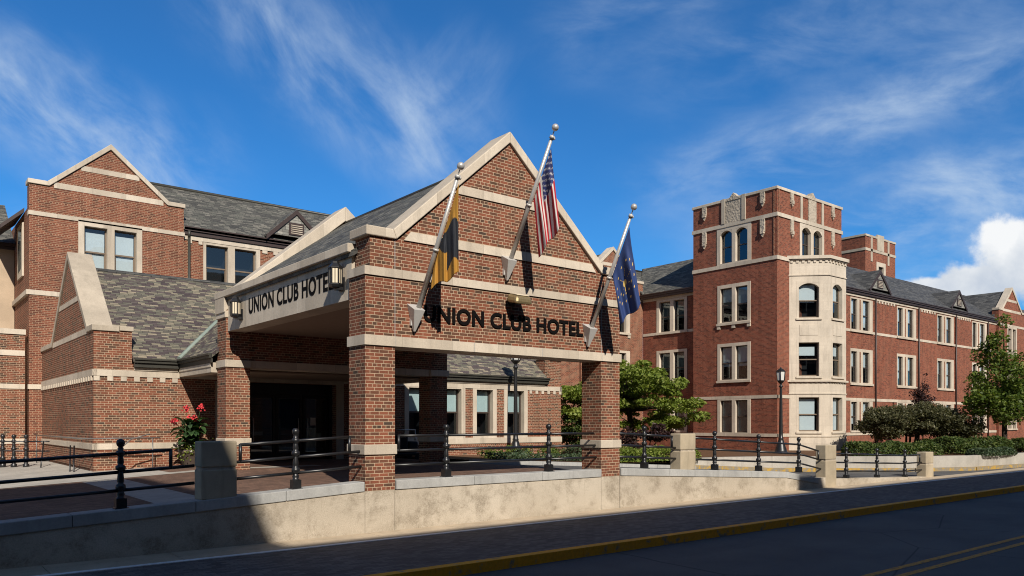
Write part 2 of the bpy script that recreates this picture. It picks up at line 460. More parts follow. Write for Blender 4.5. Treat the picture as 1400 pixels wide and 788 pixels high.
# ------------------------------------------------------------------ geometry helpers
Z = Vector((0, 0, 1))
class Fr:
    """wall frame: u along the wall, n outward, z up"""
    def __init__(s, o, u, n):
        s.o = Vector(o); s.u = Vector(u).normalized(); s.n = Vector(n).normalized()
    def p(s, u, n, z):
        return s.o + s.u * u + s.n * n + Z * z
W = Fr((0, 0, 0), (1, 0, 0), (0, -1, 0))            # u = x, n = -y
def front(y):
    return Fr((0, y, 0), (1, 0, 0), (0, -1, 0))
def west(x):
    return Fr((x, 0, 0), (0, 1, 0), (-1, 0, 0))
def east(x):
    return Fr((x, 0, 0), (0, 1, 0), (1, 0, 0))

class MB:
    def __init__(s):
        s.v = []; s.f = []; s.mi = []; s.cur = 0; s.sm = []
    def face(s, pts, smooth=False):
        i = len(s.v)
        s.v += [Vector(q) for q in pts]
        s.f.append(tuple(range(i, i + len(pts)))); s.mi.append(s.cur); s.sm.append(smooth)
    def hexa(s, P):
        i = len(s.v)
        s.v += [Vector(q) for q in P]
        for q in ((0, 3, 2, 1), (4, 5, 6, 7), (0, 1, 5, 4), (1, 2, 6, 5), (2, 3, 7, 6), (3, 0, 4, 7)):
            s.f.append(tuple(i + k for k in q)); s.mi.append(s.cur); s.sm.append(False)
    def box(s, F, u0, u1, n0, n1, z0, z1):
        s.hexa([F.p(u0, n0, z0), F.p(u1, n0, z0), F.p(u1, n1, z0), F.p(u0, n1, z0),
                F.p(u0, n0, z1), F.p(u1, n0, z1), F.p(u1, n1, z1), F.p(u0, n1, z1)])
        return s
    def xyz(s, x0, x1, y0, y1, z0, z1):
        s.hexa([(x0, y0, z0), (x1, y0, z0), (x1, y1, z0), (x0, y1, z0), (x0, y0, z1), (x1, y0, z1), (x1, y1, z1), (x0, y1, z1)])
        return s
    def prism(s, F, poly, n0, n1):
        a = [F.p(u, n0, z) for u, z in poly]; b = [F.p(u, n1, z) for u, z in poly]
        s.face(a); s.face(list(reversed(b)))
        k = len(poly)
        for i in range(k):
            j = (i + 1) % k
            s.face([a[i], b[i], b[j], a[j]])
        return s
    def slab(s, poly, n):
        """thick sheet: polygon of points + offset vector"""
        a = [Vector(q) for q in poly]; b = [q + Vector(n) for q in a]
        s.face(a); s.face(list(reversed(b)))
        for i in range(len(a)):
            j = (i + 1) % len(a)
            s.face([a[i], b[i], b[j], a[j]])
        return s
    def wall(s, F, u0, u1, z0, z1, ops=(), depth=.2, n=0.0):
        us = sorted({u0, u1} | {min(max(q, u0), u1) for o in ops for q in o[:2]})
        zs = sorted({z0, z1} | {min(max(q, z0), z1) for o in ops for q in o[2:4]})
        for a, b in zip(us, us[1:]):
            for c, d in zip(zs, zs[1:]):
                mu, mz = (a + b) / 2, (c + d) / 2
                if any(o[0] < mu < o[1] and o[2] < mz < o[3] for o in ops):
                    continue
                s.face([F.p(a, n, c), F.p(b, n, c), F.p(b, n, d), F.p(a, n, d)])
        for a, b, c, d in ops:
            for (p, q) in (((a, c), (a, d)), ((a, d), (b, d)), ((b, d), (b, c)), ((b, c), (a, c))):
                s.face([F.p(p[0], n, p[1]), F.p(q[0], n, q[1]), F.p(q[0], n - depth, q[1]), F.p(p[0], n - depth, p[1])])
        return s
    def lathe(s, o, prof, seg=12, smooth=True):
        o = Vector(o); i0 = len(s.v)
        for r, z in prof:
            for k in range(seg):
                a = 2 * math.pi * (k + .5) / seg
                s.v.append(o + Vector((r * math.cos(a), r * math.sin(a), z)))
        for j in range(len(prof) - 1):
            for k in range(seg):
                k2 = (k + 1) % seg
                s.f.append((i0 + j * seg + k, i0 + j * seg + k2, i0 + (j + 1) * seg + k2, i0 + (j + 1) * seg + k)); s.mi.append(s.cur); s.sm.append(smooth)
        s.f.append(tuple(i0 + k for k in reversed(range(seg)))); s.mi.append(s.cur); s.sm.append(False)
        s.f.append(tuple(i0 + (len(prof) - 1) * seg + k for k in range(seg))); s.mi.append(s.cur); s.sm.append(False)
        return s
    def tube(s, a, b, r0, r1=None, seg=8, smooth=True):
        a = Vector(a); b = Vector(b); r1 = r0 if r1 is None else r1
        d = (b - a).normalized()
        t = d.cross(Z) if abs(d.z) < .95 else d.cross(Vector((1, 0, 0)))
        t.normalize(); q = d.cross(t); i0 = len(s.v)
        for c, r in ((a, r0), (b, r1)):
            for k in range(seg):
                an = 2 * math.pi * k / seg
                s.v.append(c + t * (r * math.cos(an)) + q * (r * math.sin(an)))
        for k in range(seg):
            k2 = (k + 1) % seg
            s.f.append((i0 + k, i0 + k2, i0 + seg + k2, i0 + seg + k)); s.mi.append(s.cur); s.sm.append(smooth)
        s.f.append(tuple(i0 + k for k in reversed(range(seg)))); s.mi.append(s.cur); s.sm.append(False)
        s.f.append(tuple(i0 + seg + k for k in range(seg))); s.mi.append(s.cur); s.sm.append(False)
        return s
    def ball(s, c, r, seg=12, rings=8):
        prof = [(max(.001, r * math.sin(math.pi * k / rings)), -r * math.cos(math.pi * k / rings)) for k in range(rings + 1)]
        return s.lathe(c, prof, seg)
    def clusters(s, gap):
        par = list(range(len(s.v)))
        def fd(a):
            while par[a] != a:
                par[a] = par[par[a]]; a = par[a]
            return a
        for f in s.f:
            r0 = fd(f[0])
            for q in f[1:]:
                par[fd(q)] = r0
        comp = {}
        for i, f in enumerate(s.f):
            comp.setdefault(fd(f[0]), []).append(i)
        C = []
        for fs in comp.values():
            vs_ = {q for i in fs for q in s.f[i]}
            lo = [min(s.v[q][k] for q in vs_) - gap for k in range(3)]; hi = [max(s.v[q][k] for q in vs_) + gap for k in range(3)]
            C.append([lo, hi, fs])
        ch = True
        while ch:
            ch = False
            out = []
            for c in C:
                for d in out:
                    if all(c[0][k] <= d[1][k] and d[0][k] <= c[1][k] for k in range(3)):
                        d[0] = [min(a, b) for a, b in zip(c[0], d[0])]; d[1] = [max(a, b) for a, b in zip(c[1], d[1])]; d[2] += c[2]; ch = True
                        break
                else:
                    out.append(c)
            C = out
        return [c[2] for c in C]
    def build(s, name, mats, parent=None, bevel=0.0):
        if parent and name in SPLIT:
            cl_ = s.clusters(SPLIT[name])
            if len(cl_) > 1:
                first = None
                for fs in sorted(cl_, key=len, reverse=True):
                    sub = MB(); mp = {}
                    for i in sorted(fs):
                        for q in s.f[i]:
                            if q not in mp:
                                mp[q] = len(sub.v); sub.v.append(s.v[q])
                        sub.f.append(tuple(mp[q] for q in s.f[i])); sub.mi.append(s.mi[i]); sub.sm.append(s.sm[i])
                    o = sub.build1(name, mats, parent, bevel)
                    first = first or o
                return first
        return s.build1(name, mats, parent, bevel)
    def build1(s, name, mats, parent=None, bevel=0.0):
        base = BASE.get(root_of(parent).name, Vector()) if parent else Vector()
        me = bpy.data.meshes.new(name)
        me.from_pydata([tuple(q - base) for q in s.v], [], s.f)
        if not isinstance(mats, (list, tuple)):
            mats = [mats]
        for q in mats:
            me.materials.append(MATS[q])
        me.polygons.foreach_set('material_index', s.mi)
        me.polygons.foreach_set('use_smooth', s.sm)
        uvl = me.uv_layers.new(name='UVMap').data
        for poly in me.polygons:
            nn = poly.normal
            if abs(nn.z) > .985:
                t, b = Vector((1, 0, 0)), Vector((0, 1, 0))
            else:
                t = Z.cross(nn).normalized(); b = nn.cross(t)
                if b.z < 0: b = -b
            for li in poly.loop_indices:
                q = s.v[me.loops[li].vertex_index]
                uvl[li].uv = (q.dot(t), q.dot(b))
        me.update()
        o = bpy.data.objects.new(name, me)
        COL.objects.link(o)
        if parent:
            o.parent = parent
        if bevel:
            md = o.modifiers.new('bevel', 'BEVEL'); md.width = bevel; md.segments = 2; md.limit_method = 'ANGLE'; md.angle_limit = R(40)
        return o
BASE = {}
SPLIT = {'string_course': .012, 'gutter': .012, 'sill_band': .012, 'stone_band': .012, 'joint': .012, 'cornice_band': .04, 'stone_strip': .02, 'lettering': .055, 'stair_rail': .02,
         'corner_fillet': .02, 'passage_beam': .02, 'capital_band': .02, 'wall_body': .03, 'cap': .03, 'roof': .25, 'passage_roof': .1, 'suitcase': .0, 'fitting': .03, 'flowers': .02, 'stems': .0, 'side_coping': .02, 'brick_mullion': .01}
def root_of(o):
    while o.parent:
        o = o.parent
    return o
def tag(o, label, cat, group=None, kind=None):
    o['label'] = label; o['category'] = cat
    if group: o['group'] = group
    if kind: o['kind'] = kind
    return o
def thing(name, label, cat, base=(0, 0, 0), group=None):
    o = bpy.data.objects.new(name, None)
    o.location = base; o.empty_display_size = .2
    COL.objects.link(o)
    BASE[o.name] = Vector(base)
    return tag(o, label, cat, group)
def structure(mb, name, mats, label, cat):
    o = mb.build(name, mats)
    return tag(o, label, cat, None, 'structure')
def copy_tree(o, loc, parent=None):
    c = o.copy(); COL.objects.link(c)
    if parent:
        c.parent = parent
    else:
        c.location = loc; BASE[c.name] = Vector(loc)
    for ch in list(o.children):
        copy_tree(ch, None, c)
    return c

def lettering(F, txt, u0, u1, z0, z1, n, depth, name, mat, parent, slope=0.0, bold=.028):
    cu = bpy.data.curves.new('letters', 'FONT')
    cu.body = txt; cu.size = 1.0; cu.extrude = .5; cu.offset = bold; cu.resolution_u = 6; cu.space_character = 1.06
    ob = bpy.data.objects.new('letters_tmp', cu)
    COL.objects.link(ob)
    dg = bpy.context.evaluated_depsgraph_get()
    me = ob.evaluated_get(dg).to_mesh()
    xs = [q.co.x for q in me.vertices]; ys = [q.co.y for q in me.vertices]
    x0, x1, y0, y1 = min(xs), max(xs), min(ys), max(ys)
    mb = MB()
    mb.v = [F.p(u0 + (q.co.x - x0) / (x1 - x0) * (u1 - u0), n + (q.co.z + .5) * depth, z0 + (q.co.y - y0) / (y1 - y0) * (z1 - z0)) for q in me.vertices]
    mb.f = [tuple(q.vertices) for q in me.polygons]
    mb.mi = [0] * len(mb.f); mb.sm = [False] * len(mb.f)
    ob.evaluated_get(dg).to_mesh_clear()
    bpy.data.objects.remove(ob); bpy.data.curves.remove(cu)
    return mb.build(name, mat, parent)

def coping_poly(pts, t):
    """outer polyline (u,z) -> closed polygon, thickness t below, mitred; ends cut vertical"""
    ins = []
    k = len(pts)
    for i in range(k):
        def nrm(a, b):
            d = Vector((b[0] - a[0], b[1] - a[1])); d.normalize(); return Vector((d.y, -d.x))
        if i == 0: q = nrm(pts[0], pts[1]); ins.append((pts[0][0], pts[0][1] - t / max(.3, abs(q.y))))
        elif i == k - 1: q = nrm(pts[-2], pts[-1]); ins.append((pts[-1][0], pts[-1][1] - t / max(.3, abs(q.y))))
        else:
            a = nrm(pts[i - 1], pts[i]); b = nrm(pts[i], pts[i + 1]); mm = (a + b); mm.normalize()
            q = t / max(.35, mm.dot(a)); ins.append((pts[i][0] + mm.x * q, pts[i][1] + mm.y * q))
    return ins
def coping(mb, F, pts, t, n0, n1):
    ins = coping_poly(pts, t)
    for i in range(len(pts) - 1):
        a, b, c, d = pts[i], pts[i + 1], ins[i + 1], ins[i]
        P = []
        for (u, z) in (d, c, b, a):
            P.append((u, z))
        mb.hexa([F.p(P[0][0], n0, P[0][1]), F.p(P[1][0], n0, P[1][1]), F.p(P[1][0], n1, P[1][1]), F.p(P[0][0], n1, P[0][1]),
                 F.p(P[3][0], n0, P[3][1]), F.p(P[2][0], n0, P[2][1]), F.p(P[2][0], n1, P[2][1]), F.p(P[3][0], n1, P[3][1])])
    return ins
def dentils(mb, F, u0, u1, z0, z1, n0, n1, w, gap):
    k = max(1, round((u1 - u0 + gap) / (w + gap)))
    st = (u1 - u0 + gap) / k
    for i in range(k):
        a = u0 + i * st
        mb.box(F, a, a + st - gap, n0, n1, z0, z1)

# windows: stone surround filling a wall hole, with sashes, panes and blinds behind the glass
def sash(F, a, b, z0, z1, parent, sash_mat='sash_tan', blind=None, blind_mat='blind', arched=0.0, rec=.16, mid=.5, blind_side=0.0):
    t = .055
    mb = MB()
    mb.box(F, a, a + t, -rec - .06, -rec, z0, z1); mb.box(F, b - t, b, -rec - .06, -rec, z0, z1)
    mb.box(F, a + t, b - t, -rec - .06, -rec, z0, z0 + t * 1.3); mb.box(F, a + t, b - t, -rec - .06, -rec, z1 - t, z1)
    zm = z0 + (z1 - z0) * mid
    mb.box(F, a + t, b - t, -rec - .05, -rec + .015, zm - .03, zm + .03)
    mb.box(F, a + t, a + t + .03, -rec - .055, -rec - .012, z0 + t * 1.3, zm - .03); mb.box(F, b - t - .03, b - t, -rec - .055, -rec - .012, z0 + t * 1.3, zm - .03)
    mb.build('sash', sash_mat, parent)
    g = MB()
    g.face([F.p(a + t, -rec - .035, z0 + t), F.p(b - t, -rec - .035, z0 + t), F.p(b - t, -rec - .035, z1 - t), F.p(a + t, -rec - .035, z1 - t)])
    g.build('pane', 'window_glass', parent)
    if blind:
        f0, f1 = blind
        h = MB()
        h.box(F, a + t + .01, b - t - .01 - blind_side, -rec - .085, -rec - .07, z0 + (z1 - z0) * f0, z0 + (z1 - z0) * f1)
        h.build('blind', blind_mat, parent)
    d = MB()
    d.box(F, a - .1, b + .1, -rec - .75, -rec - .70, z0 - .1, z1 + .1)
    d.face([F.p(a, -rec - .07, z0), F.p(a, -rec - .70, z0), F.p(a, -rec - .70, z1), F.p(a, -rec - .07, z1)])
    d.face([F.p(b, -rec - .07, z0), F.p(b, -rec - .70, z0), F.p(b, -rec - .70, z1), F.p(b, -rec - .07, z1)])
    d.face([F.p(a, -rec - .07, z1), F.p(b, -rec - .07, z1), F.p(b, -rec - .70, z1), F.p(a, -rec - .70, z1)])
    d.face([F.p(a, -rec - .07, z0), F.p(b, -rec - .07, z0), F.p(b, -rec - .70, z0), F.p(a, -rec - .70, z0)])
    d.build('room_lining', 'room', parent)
def arch_fill(mb, F, a, b, zs, zt, rise, n0, n1):
    k = 10
    arc = [(a + (b - a) * i / k, zs + rise * math.sin(math.pi * i / k) ** .72) for i in range(k + 1)]
    for i in range(k):
        (u0, q0), (u1, q1) = arc[i], arc[i + 1]
        mb.hexa([F.p(u0, n0, q0), F.p(u1, n0, q1), F.p(u1, n1, q1), F.p(u0, n1, q0), F.p(u0, n0, zt), F.p(u1, n0, zt), F.p(u1, n1, zt), F.p(u0, n1, zt)])
def window(root, ops, F, s, glasses, gz, stone='limestone', sash_mat='sash_tan', blinds=(), blind_mat='blind', arch=0.0, sill=.12, proud=.03,
           corbels=False, mid=.5, rec=.16, brick_strip=None, blind_side=0.0):
    """s=(u0,u1,z0,z1) outer surround; glasses=[(a,b)..]; gz=(z0,z1)"""
    if ops is not None:
        ops.append(s)
    mb = MB()
    holes = [(a, b, gz[0], gz[1]) for a, b in glasses]
    mb.wall(F, s[0], s[1], s[2], s[3], holes, rec + proud + .06, proud)
    for (a, b, c, d) in ((s[0], s[0], s[2], s[3]), (s[1], s[1], s[2], s[3])):
        mb.face([F.p(a, proud, c), F.p(a, -.02, c), F.p(a, -.02, d), F.p(a, proud, d)])
    for zz in (s[2], s[3]):
        mb.face([F.p(s[0], proud, zz), F.p(s[1], proud, zz), F.p(s[1], -.02, zz), F.p(s[0], -.02, zz)])
    if sill:
        mb.box(F, s[0] - .03, s[1] + .03, proud + .002, proud + .07, s[2] - .002, s[2] + sill)
    if corbels:
        for q in (s[0] - .01, (s[0] + s[1]) / 2 - .11, s[1] - .21):
            mb.box(F, q, q + .22, .002, .07, s[2] - .2, s[2] - .004)
    if arch:
        for a, b in glasses:
            arch_fill(mb, F, a + .003, b - .003, gz[1] - arch, gz[1] - .003, arch * .93, -rec - .02, proud - .004)
    wobj = mb.build('window', stone, root)
    if brick_strip:
        st = MB()
        for a, b in brick_strip:
            st.box(F, a, b, proud - .01, proud + .004, gz[0], gz[1])
        st.build('brick_mullion', 'brick_old', wobj)
    for i, (a, b) in enumerate(glasses):
        sash(F, a, b, gz[0], gz[1], wobj, sash_mat, blinds[i % len(blinds)] if blinds else None, blind_mat, arch, rec, mid, blind_side)
    return wobj

# ------------------------------------------------------------------ ground, road, pavements
def drive_z(x):
    if x < -12: return .24
    if x < 0: return .85 + .0508 * x
    if x < 7.2: return .85
    if x < 23.4: return max(0.0, .85 - .0525 * (x - 7.2))
    return 0.0
def cap_z(x):
    if x < -12: return .35
    if x < 0: return 1.0 + .054 * x
    if x < 7.2: return 1.0
    if x < 16.5: return 1.0 - .052 * (x - 7.2)
    return max(0.03, .29 - .040 * (x - 17.7))

mb = MB(); mb.xyz(-1500, 1500, -1500, 1500, -1.2, -.32)
structure(mb, 'ground', 'grass', 'open ground of short grass stretching to the horizon', 'ground')
mb = MB(); mb.xyz(-160, 260, -11.9, -4.0, -.6, -.15)
structure(mb, 'road', 'asphalt', 'dark asphalt road in shadow along the front of the picture', 'road')
mb = MB()
mb.face([(-160, -7.91, -.146), (260, -7.91, -.146), (260, -7.79, -.146), (-160, -7.79, -.146)])
mb.face([(-160, -8.23, -.146), (260, -8.23, -.146), (260, -8.11, -.146), (-160, -8.11, -.146)])
structure(mb, 'road_centre_line', 'worn_yellow', 'worn double yellow line painted down the middle of the road', 'road marking')
mb = MB(); mb.xyz(-160, 260, -3.812, -.96, -.5, -.004)
structure(mb, 'paver_walk', 'paver_dark', 'dark brick paver sidewalk between the yellow kerb and the wall', 'sidewalk')
mb = MB()
x = -161.0
while x < 70:
    mb.xyz(x, x + 1.82, -.90, .02, -.5, 0.0); x += 1.83
structure(mb, 'sidewalk', 'walk_concrete', 'narrow strip of pale concrete slabs at the foot of the wall', 'sidewalk')
mb = MB(); mb.xyz(-160, 260, -1.01, -.885, -.5, .006)
structure(mb, 'edging_strip', 'edging', 'thin pale stone edging between the concrete strip and the dark pavers', 'kerb')
mb = MB()
x = -160.0
while x < 200:
    mb.xyz(x, x + 2.992, -4.0, -3.81, -.6, .012); x += 3.0
o = structure(mb, 'kerb', 'yellow_paint', 'long kerb with worn yellow paint beside the road', 'kerb')
mb = MB(); mb.xyz(-160, 260, -18, -11.9, -.6, 0.0)
structure(mb, 'far_sidewalk', 'concrete', 'plain concrete sidewalk on the camera side of the road', 'sidewalk')

def strip_mesh(x0, x1, y0, y1, dz, step=.6, zf=drive_z):
    mb = MB(); k = max(1, int((x1 - x0) / step))
    for i in range(k):
        a = x0 + (x1 - x0) * i / k; b = x0 + (x1 - x0) * (i + 1) / k
        mb.face([(a, y0, zf(a) + dz), (b, y0, zf(b) + dz), (b, y1, zf(b) + dz), (a, y1, zf(a) + dz)])
    return mb
structure(strip_mesh(-40, 7.9, .3, 12.5, 0), 'drive', 'paver_brown', 'brown brick paved drive under and left of the entrance canopy', 'drive')
structure(strip_mesh(7.9, 26, .3, 6.9, 0), 'asphalt_drive', 'asphalt', 'grey asphalt drive sloping down from the canopy to the street', 'drive')
mb = MB(); mb.face([(26, .02, .0), (75, .02, 0), (75, 3, 0), (26, 6.9, 0)])
structure(mb, 'drive_apron', 'asphalt', 'grey asphalt apron where the drive meets the street on the right', 'drive')
structure(strip_mesh(-3.45, -2.55, .31, 8.2, .004), 'crossing_band', 'concrete', 'pale concrete band laid across the brown paved drive', 'pavement')
structure(strip_mesh(-40, 3.0, 8.25, 20.8, .006), 'apron', 'concrete', 'pale concrete apron in front of the left brick wing', 'pavement')
structure(strip_mesh(-1.2, 7.0, 8.8, 12.6, .010), 'doorway_paving', 'paver_brown', 'brown brick paving in front of the entrance doors', 'pavement')
mb = MB()
for a, b in ((-.75, 0), (7.5, 10.5), (10.52, 13.5), (13.52, 16.5), (16.52, 19.5), (19.52, 22.0)):
    if b > 7:
        za, zb = drive_z(a), drive_z(b)
        mb.hexa([(a, 6.75, za - .3), (b, 6.75, zb - .3), (b, 6.95, zb - .3), (a, 6.95, za - .3), (a, 6.75, za + .13), (b, 6.75, zb + .13), (b, 6.95, zb + .13), (a, 6.95, za + .13)])
structure(mb, 'bed_kerb', 'cap_stone', 'pale kerb along the planting bed behind the canopy', 'kerb')
mb = MB()
mb.face([(7.6, 6.95, .93), (20.4, 6.95, .40), (20.4, 22, .62), (7.6, 22, .93)])
structure(mb, 'planting_bed', 'mulch', 'mulched bed in front of the windowed wing', 'planting bed')
mb = MB()
mb.face([(16, 6.97, .64), (20.6, 6.9, .55), (24, 22, .62), (16, 22, .66)])
structure(mb, 'lawn', 'grass', 'dry grass strip beside the brick tower', 'lawn')
# raised bed behind the low planter wall
PW = [(18.6, 6.95), (21.0, 6.75), (23.2, 6.0), (25.2, 4.15), (28.2, 1.75), (31.9, -1.0 + .55), (36.0, -.2), (75, -.2)]
PW = [(18.6, 7.0), (21.0, 6.8), (23.3, 5.9), (25.3, 4.2), (28.0, 2.05), (31.0, .75), (36.0, .35), (80, .35)]
mb = MB()
for (a, b), (c, d) in zip(PW, PW[1:]):
    mb.face([(a, b + .2, .60), (c, d + .2, .60), (c, 24, .60), (a, 24, .60)])
structure(mb, 'raised_bed', 'mulch', 'raised bed of brown mulch in front of the tower and long wing', 'planting bed')

# ------------------------------------------------------------------ retaining wall
t = thing('retaining_wall', 'stained tan concrete retaining wall with grey cap along the sidewalk below the canopy', 'wall', (0, 0, 0))
mb = MB()
def wallpiece(a, b, top):
    k = max(1, int(abs(b - a) / .8))
    for i in range(k):
        x0 = a + (b - a) * i / k; x1 = a + (b - a) * (i + 1) / k
        mb.hexa([(x0, 0, -.4), (x1, 0, -.4), (x1, .34, -.4), (x0, .34, -.4), (x0, 0, top(x0)), (x1, 0, top(x1)), (x1, .34, top(x1)), (x0, .34, top(x0))])
wallpiece(-40, -.012, lambda x: cap_z(x) - .19)
mb.xyz(0.0, .655, .004, .5, -.4, .81); mb.xyz(.665, 6.51, .0, .34, -.4, .80); mb.xyz(6.52, 7.16, .004, .5, -.4, .81)
wallpiece(7.18, 17.72, lambda x: cap_z(x) - .19 if x < 16.5 else .33)
wallpiece(17.73, 25.2, lambda x: max(.02, .26 - .034 * (x - 17.7)))
mb.build('wall_body', 'stained_concrete', t)
mb = MB()
def cap(a, b, n):
    for i in range(n):
        x0 = a + (b - a) * i / n + .004; x1 = a + (b - a) * (i + 1) / n - .004
        z0, z1 = cap_z(x0), cap_z(x1)
        mb.hexa([(x0, -.025, z0 - .188), (x1, -.025, z1 - .188), (x1, .37, z1 - .188), (x0, .37, z0 - .188), (x0, -.025, z0), (x1, -.025, z1), (x1, .37, z1), (x0, .37, z0)])
cap(-40, -3.2, 20); cap(-3.2, -.02, 2); cap(.68, 6.5, 3); cap(7.2, 16.6, 5)
mb.build('cap', 'cap_stone', t, .012)

# piers
def pier(x0, x1, zb, zt, label):
    t = thing('stone_pier', label, 'pier', (x0, 0, zb), 'square stone piers along the retaining wall')
    zm = zb + (zt - zb) * .53
    mb = MB(); mb.xyz(x0, x1, -.012, .36, zb - (.01 if zb > .5 else .35), zm - .02); mb.build('lower_block', 'pier_stone', t, .02)
    mb = MB(); mb.xyz(x0, x1, -.012, .36, zm + .02, zt); mb.build('upper_block', 'pier_stone', t, .025)
    mb = MB(); mb.xyz(x0 + .02, x1 - .02, .008, .34, zm - .022, zm + .022); mb.build('groove', 'carved_stone', t)
pier(-3.11, -2.5, .84, 1.83, 'stone pier half in shadow, left of the canopy beside the potted flowers')
pier(9.55, 10.2, .86, 1.85, 'sunlit stone pier nearest the right column of the canopy')
pier(17.05, 17.74, .33, 1.40, 'stone pier beside the dark shadow on the wall, in front of the tower bay')
pier(24.55, 25.22, .0, .99, 'rightmost stone pier, standing where the drive meets the street')

# railings
POST = [(.105, 0), (.105, .17), (.085, .18), (.060, .19), (.078, .235), (.060, .28), (.045, .30), (.088, .315), (.095, .36), (.088, .40), (.052, .42), (.064, .46),
        (.064, .50), (.050, .62), (.045, .64), (.088, .655), (.095, .69), (.088, .72), (.050, .74), (.062, .78), (.052, .87), (.045, .89), (.082, .905), (.088, .94), (.082, .97),
        (.045, .985), (.058, 1.02), (.040, 1.04), (.066, 1.065), (.080, 1.10), (.078, 1.135), (.056, 1.165), (.02, 1.18)]
def railing(name, label, posts, spans, zf, y=.17, group='black iron railings on the retaining wall', hscale=.95, loops=()):
    x0 = posts[0]
    t = thing(name, label, 'railing', (x0, y, zf(x0)), group)
    for x in posts:
        mb = MB(); zb = zf(x)
        mb.xyz(x - .10, x + .10, y - .10, y + .10, zb - .01, zb + .015); mb.xyz(x - .078, x + .078, y - .078, y + .078, zb + .015, zb + .165)
        mb.lathe((x, y, zb), [(r * .82, z * hscale) for r, z in POST if z > .16], 12)
        mb.build('post', 'black_iron', t)
    for hz, (a, b) in zip((.885, .585, .29), spans):
        mb = MB()
        pts = [a] + [q for q in posts if a < q < b] + [b]
        for p, q in zip(pts, pts[1:]):
            mb.tube((p, y, zf(p) + hz), (q, y, zf(q) + hz), .028, seg=8)
        if hz > .8:
            for e in (a, b):
                if e in loops:
                    mb.tube((e, y, zf(e) + hz + .02), (e, y, zf(e) + .565), .030, seg=8)
        mb.build('rail', 'black_iron', t)
    return t
railing('iron_railing', 'shadowed black iron railing left of the dark stone pier', [-10.3, -7.3, -4.32], [(-13, -3.55), (-13, -3.17), (-13, -3.17)], cap_z, loops=(-3.55,))
railing('iron_railing', 'black iron railing between the left stone pier and the left brick column', [-1.35], [(-2.38, -.25), (-2.5, 0.0), (-2.5, 0.0)], cap_z, loops=(-2.38, -.25))
railing('iron_railing', 'black iron railing between the two front brick columns', [2.01, 4.92], [(.85, 6.4), (.66, 6.5), (.66, 6.5)], cap_z, loops=(.85,))
railing('iron_railing', 'short black iron railing between the right brick column and a stone pier', [8.28], [(7.16, 9.4), (7.16, 9.55), (7.16, 9.55)], cap_z, loops=(9.4,))
railing('iron_railing', 'sloping black iron railing with three posts in front of the tower', [11.29, 13.47, 15.71], [(10.35, 16.9), (10.2, 17.05), (10.2, 17.05)], cap_z, loops=(10.35, 16.9))
railing('iron_railing', 'lowest black iron railing, between the two rightmost stone piers', [18.73, 20.93, 23.13], [(17.9, 24.4), (17.74, 24.55), (17.74, 24.55)], lambda x: max(.0, .22 - .04 * (x - 17.7)), loops=(24.4,))

# ------------------------------------------------------------------ entrance canopy
CY0, CY1 = 7.86, 8.55
XR = 7.16
t = thing('entrance_canopy', 'brick entrance canopy with a gabled front, stone bands and four columns', 'canopy', (0, 0, .8))
def column(x0, x1, y0, y1, ztop, zb=.812):
    mb = MB(); mb.xyz(x0, x1, y0, y1, zb, ztop)
    c = mb.build('column', 'brick_blend', t)
    mb = MB(); mb.xyz(x0 - .035, x1 + .035, y0 - .035, y1 + .035, 1.52, 1.72); mb.build('base_band', 'limestone', c, .012)
    return c
c1 = column(0, .66, 0, .68, 3.68); c2 = column(6.50, 7.16, 0, .68, 3.68)
c3 = column(0, .66, CY0, CY1, 5.56, .4); c4 = column(6.64, 7.30, CY0 + .05, CY1 + .05, 5.56, .4)
for c, x0 in ((c3, 0), (c4, 6.64)):
    mb = MB(); mb.xyz(x0 - .035, x0 + .695, CY0 - .035, CY1 + .035, 3.67, 3.87); mb.xyz(x0 - .035, x0 + .695, CY0 - .035, CY1 + .035, 5.02, 5.2)
    mb.build('capital_band', 'limestone', c, .01)
# front wall
gz = 5.82
mb = MB(); mb.xyz(0, XR, .0, .67, 3.69, 5.06); mb.xyz(.1, XR - .1, .002, .60, 5.06, 5.83)
mb.prism(W, [(.72, 5.80), (XR - .72, 5.80), (3.58, 8.36)], -.598, -.004)
mb.build('front_wall', 'brick_blend', t)
mb = MB()
mb.xyz(-.035, XR + .035, -.035, .70, 3.67, 3.87)
mb.xyz(-.035, XR + .035, -.037, .70, 5.04, 5.21)
mb.prism(W, [(.86, 5.82), (XR - .86, 5.82), (XR - 1.02, 6.01), (1.02, 6.01)], -.3, .028)
mb.prism(W, [(2.10, 7.0), (XR - 2.10, 7.0), (XR - 2.28, 7.19), (2.28, 7.19)], -.3, .028)
mb.build('stone_band', 'limestone', t)
mb = MB()
prof = [(-.005, 6.0), (.60, 6.0), (3.58, 8.64), (XR - .60, 6.0), (XR + .005, 6.0)]
coping(mb, W, prof, .19, -.66, .06)
mb.build('front_coping', 'limestone', t, .02)
mb = MB()
for x in (.66, 6.50):
    mb.xyz(x - .007, x + .007, -.004, .2, 3.87, 5.04); mb.xyz(x - .007, x + .007, -.002, .2, 5.21, 5.81)
for x in (.66, 2.6, 4.55, 6.5):
    mb.xyz(x - .005, x + .005, -.0385, -.02, 3.672, 3.868)
mb.build('joint', 'cap_stone', t)
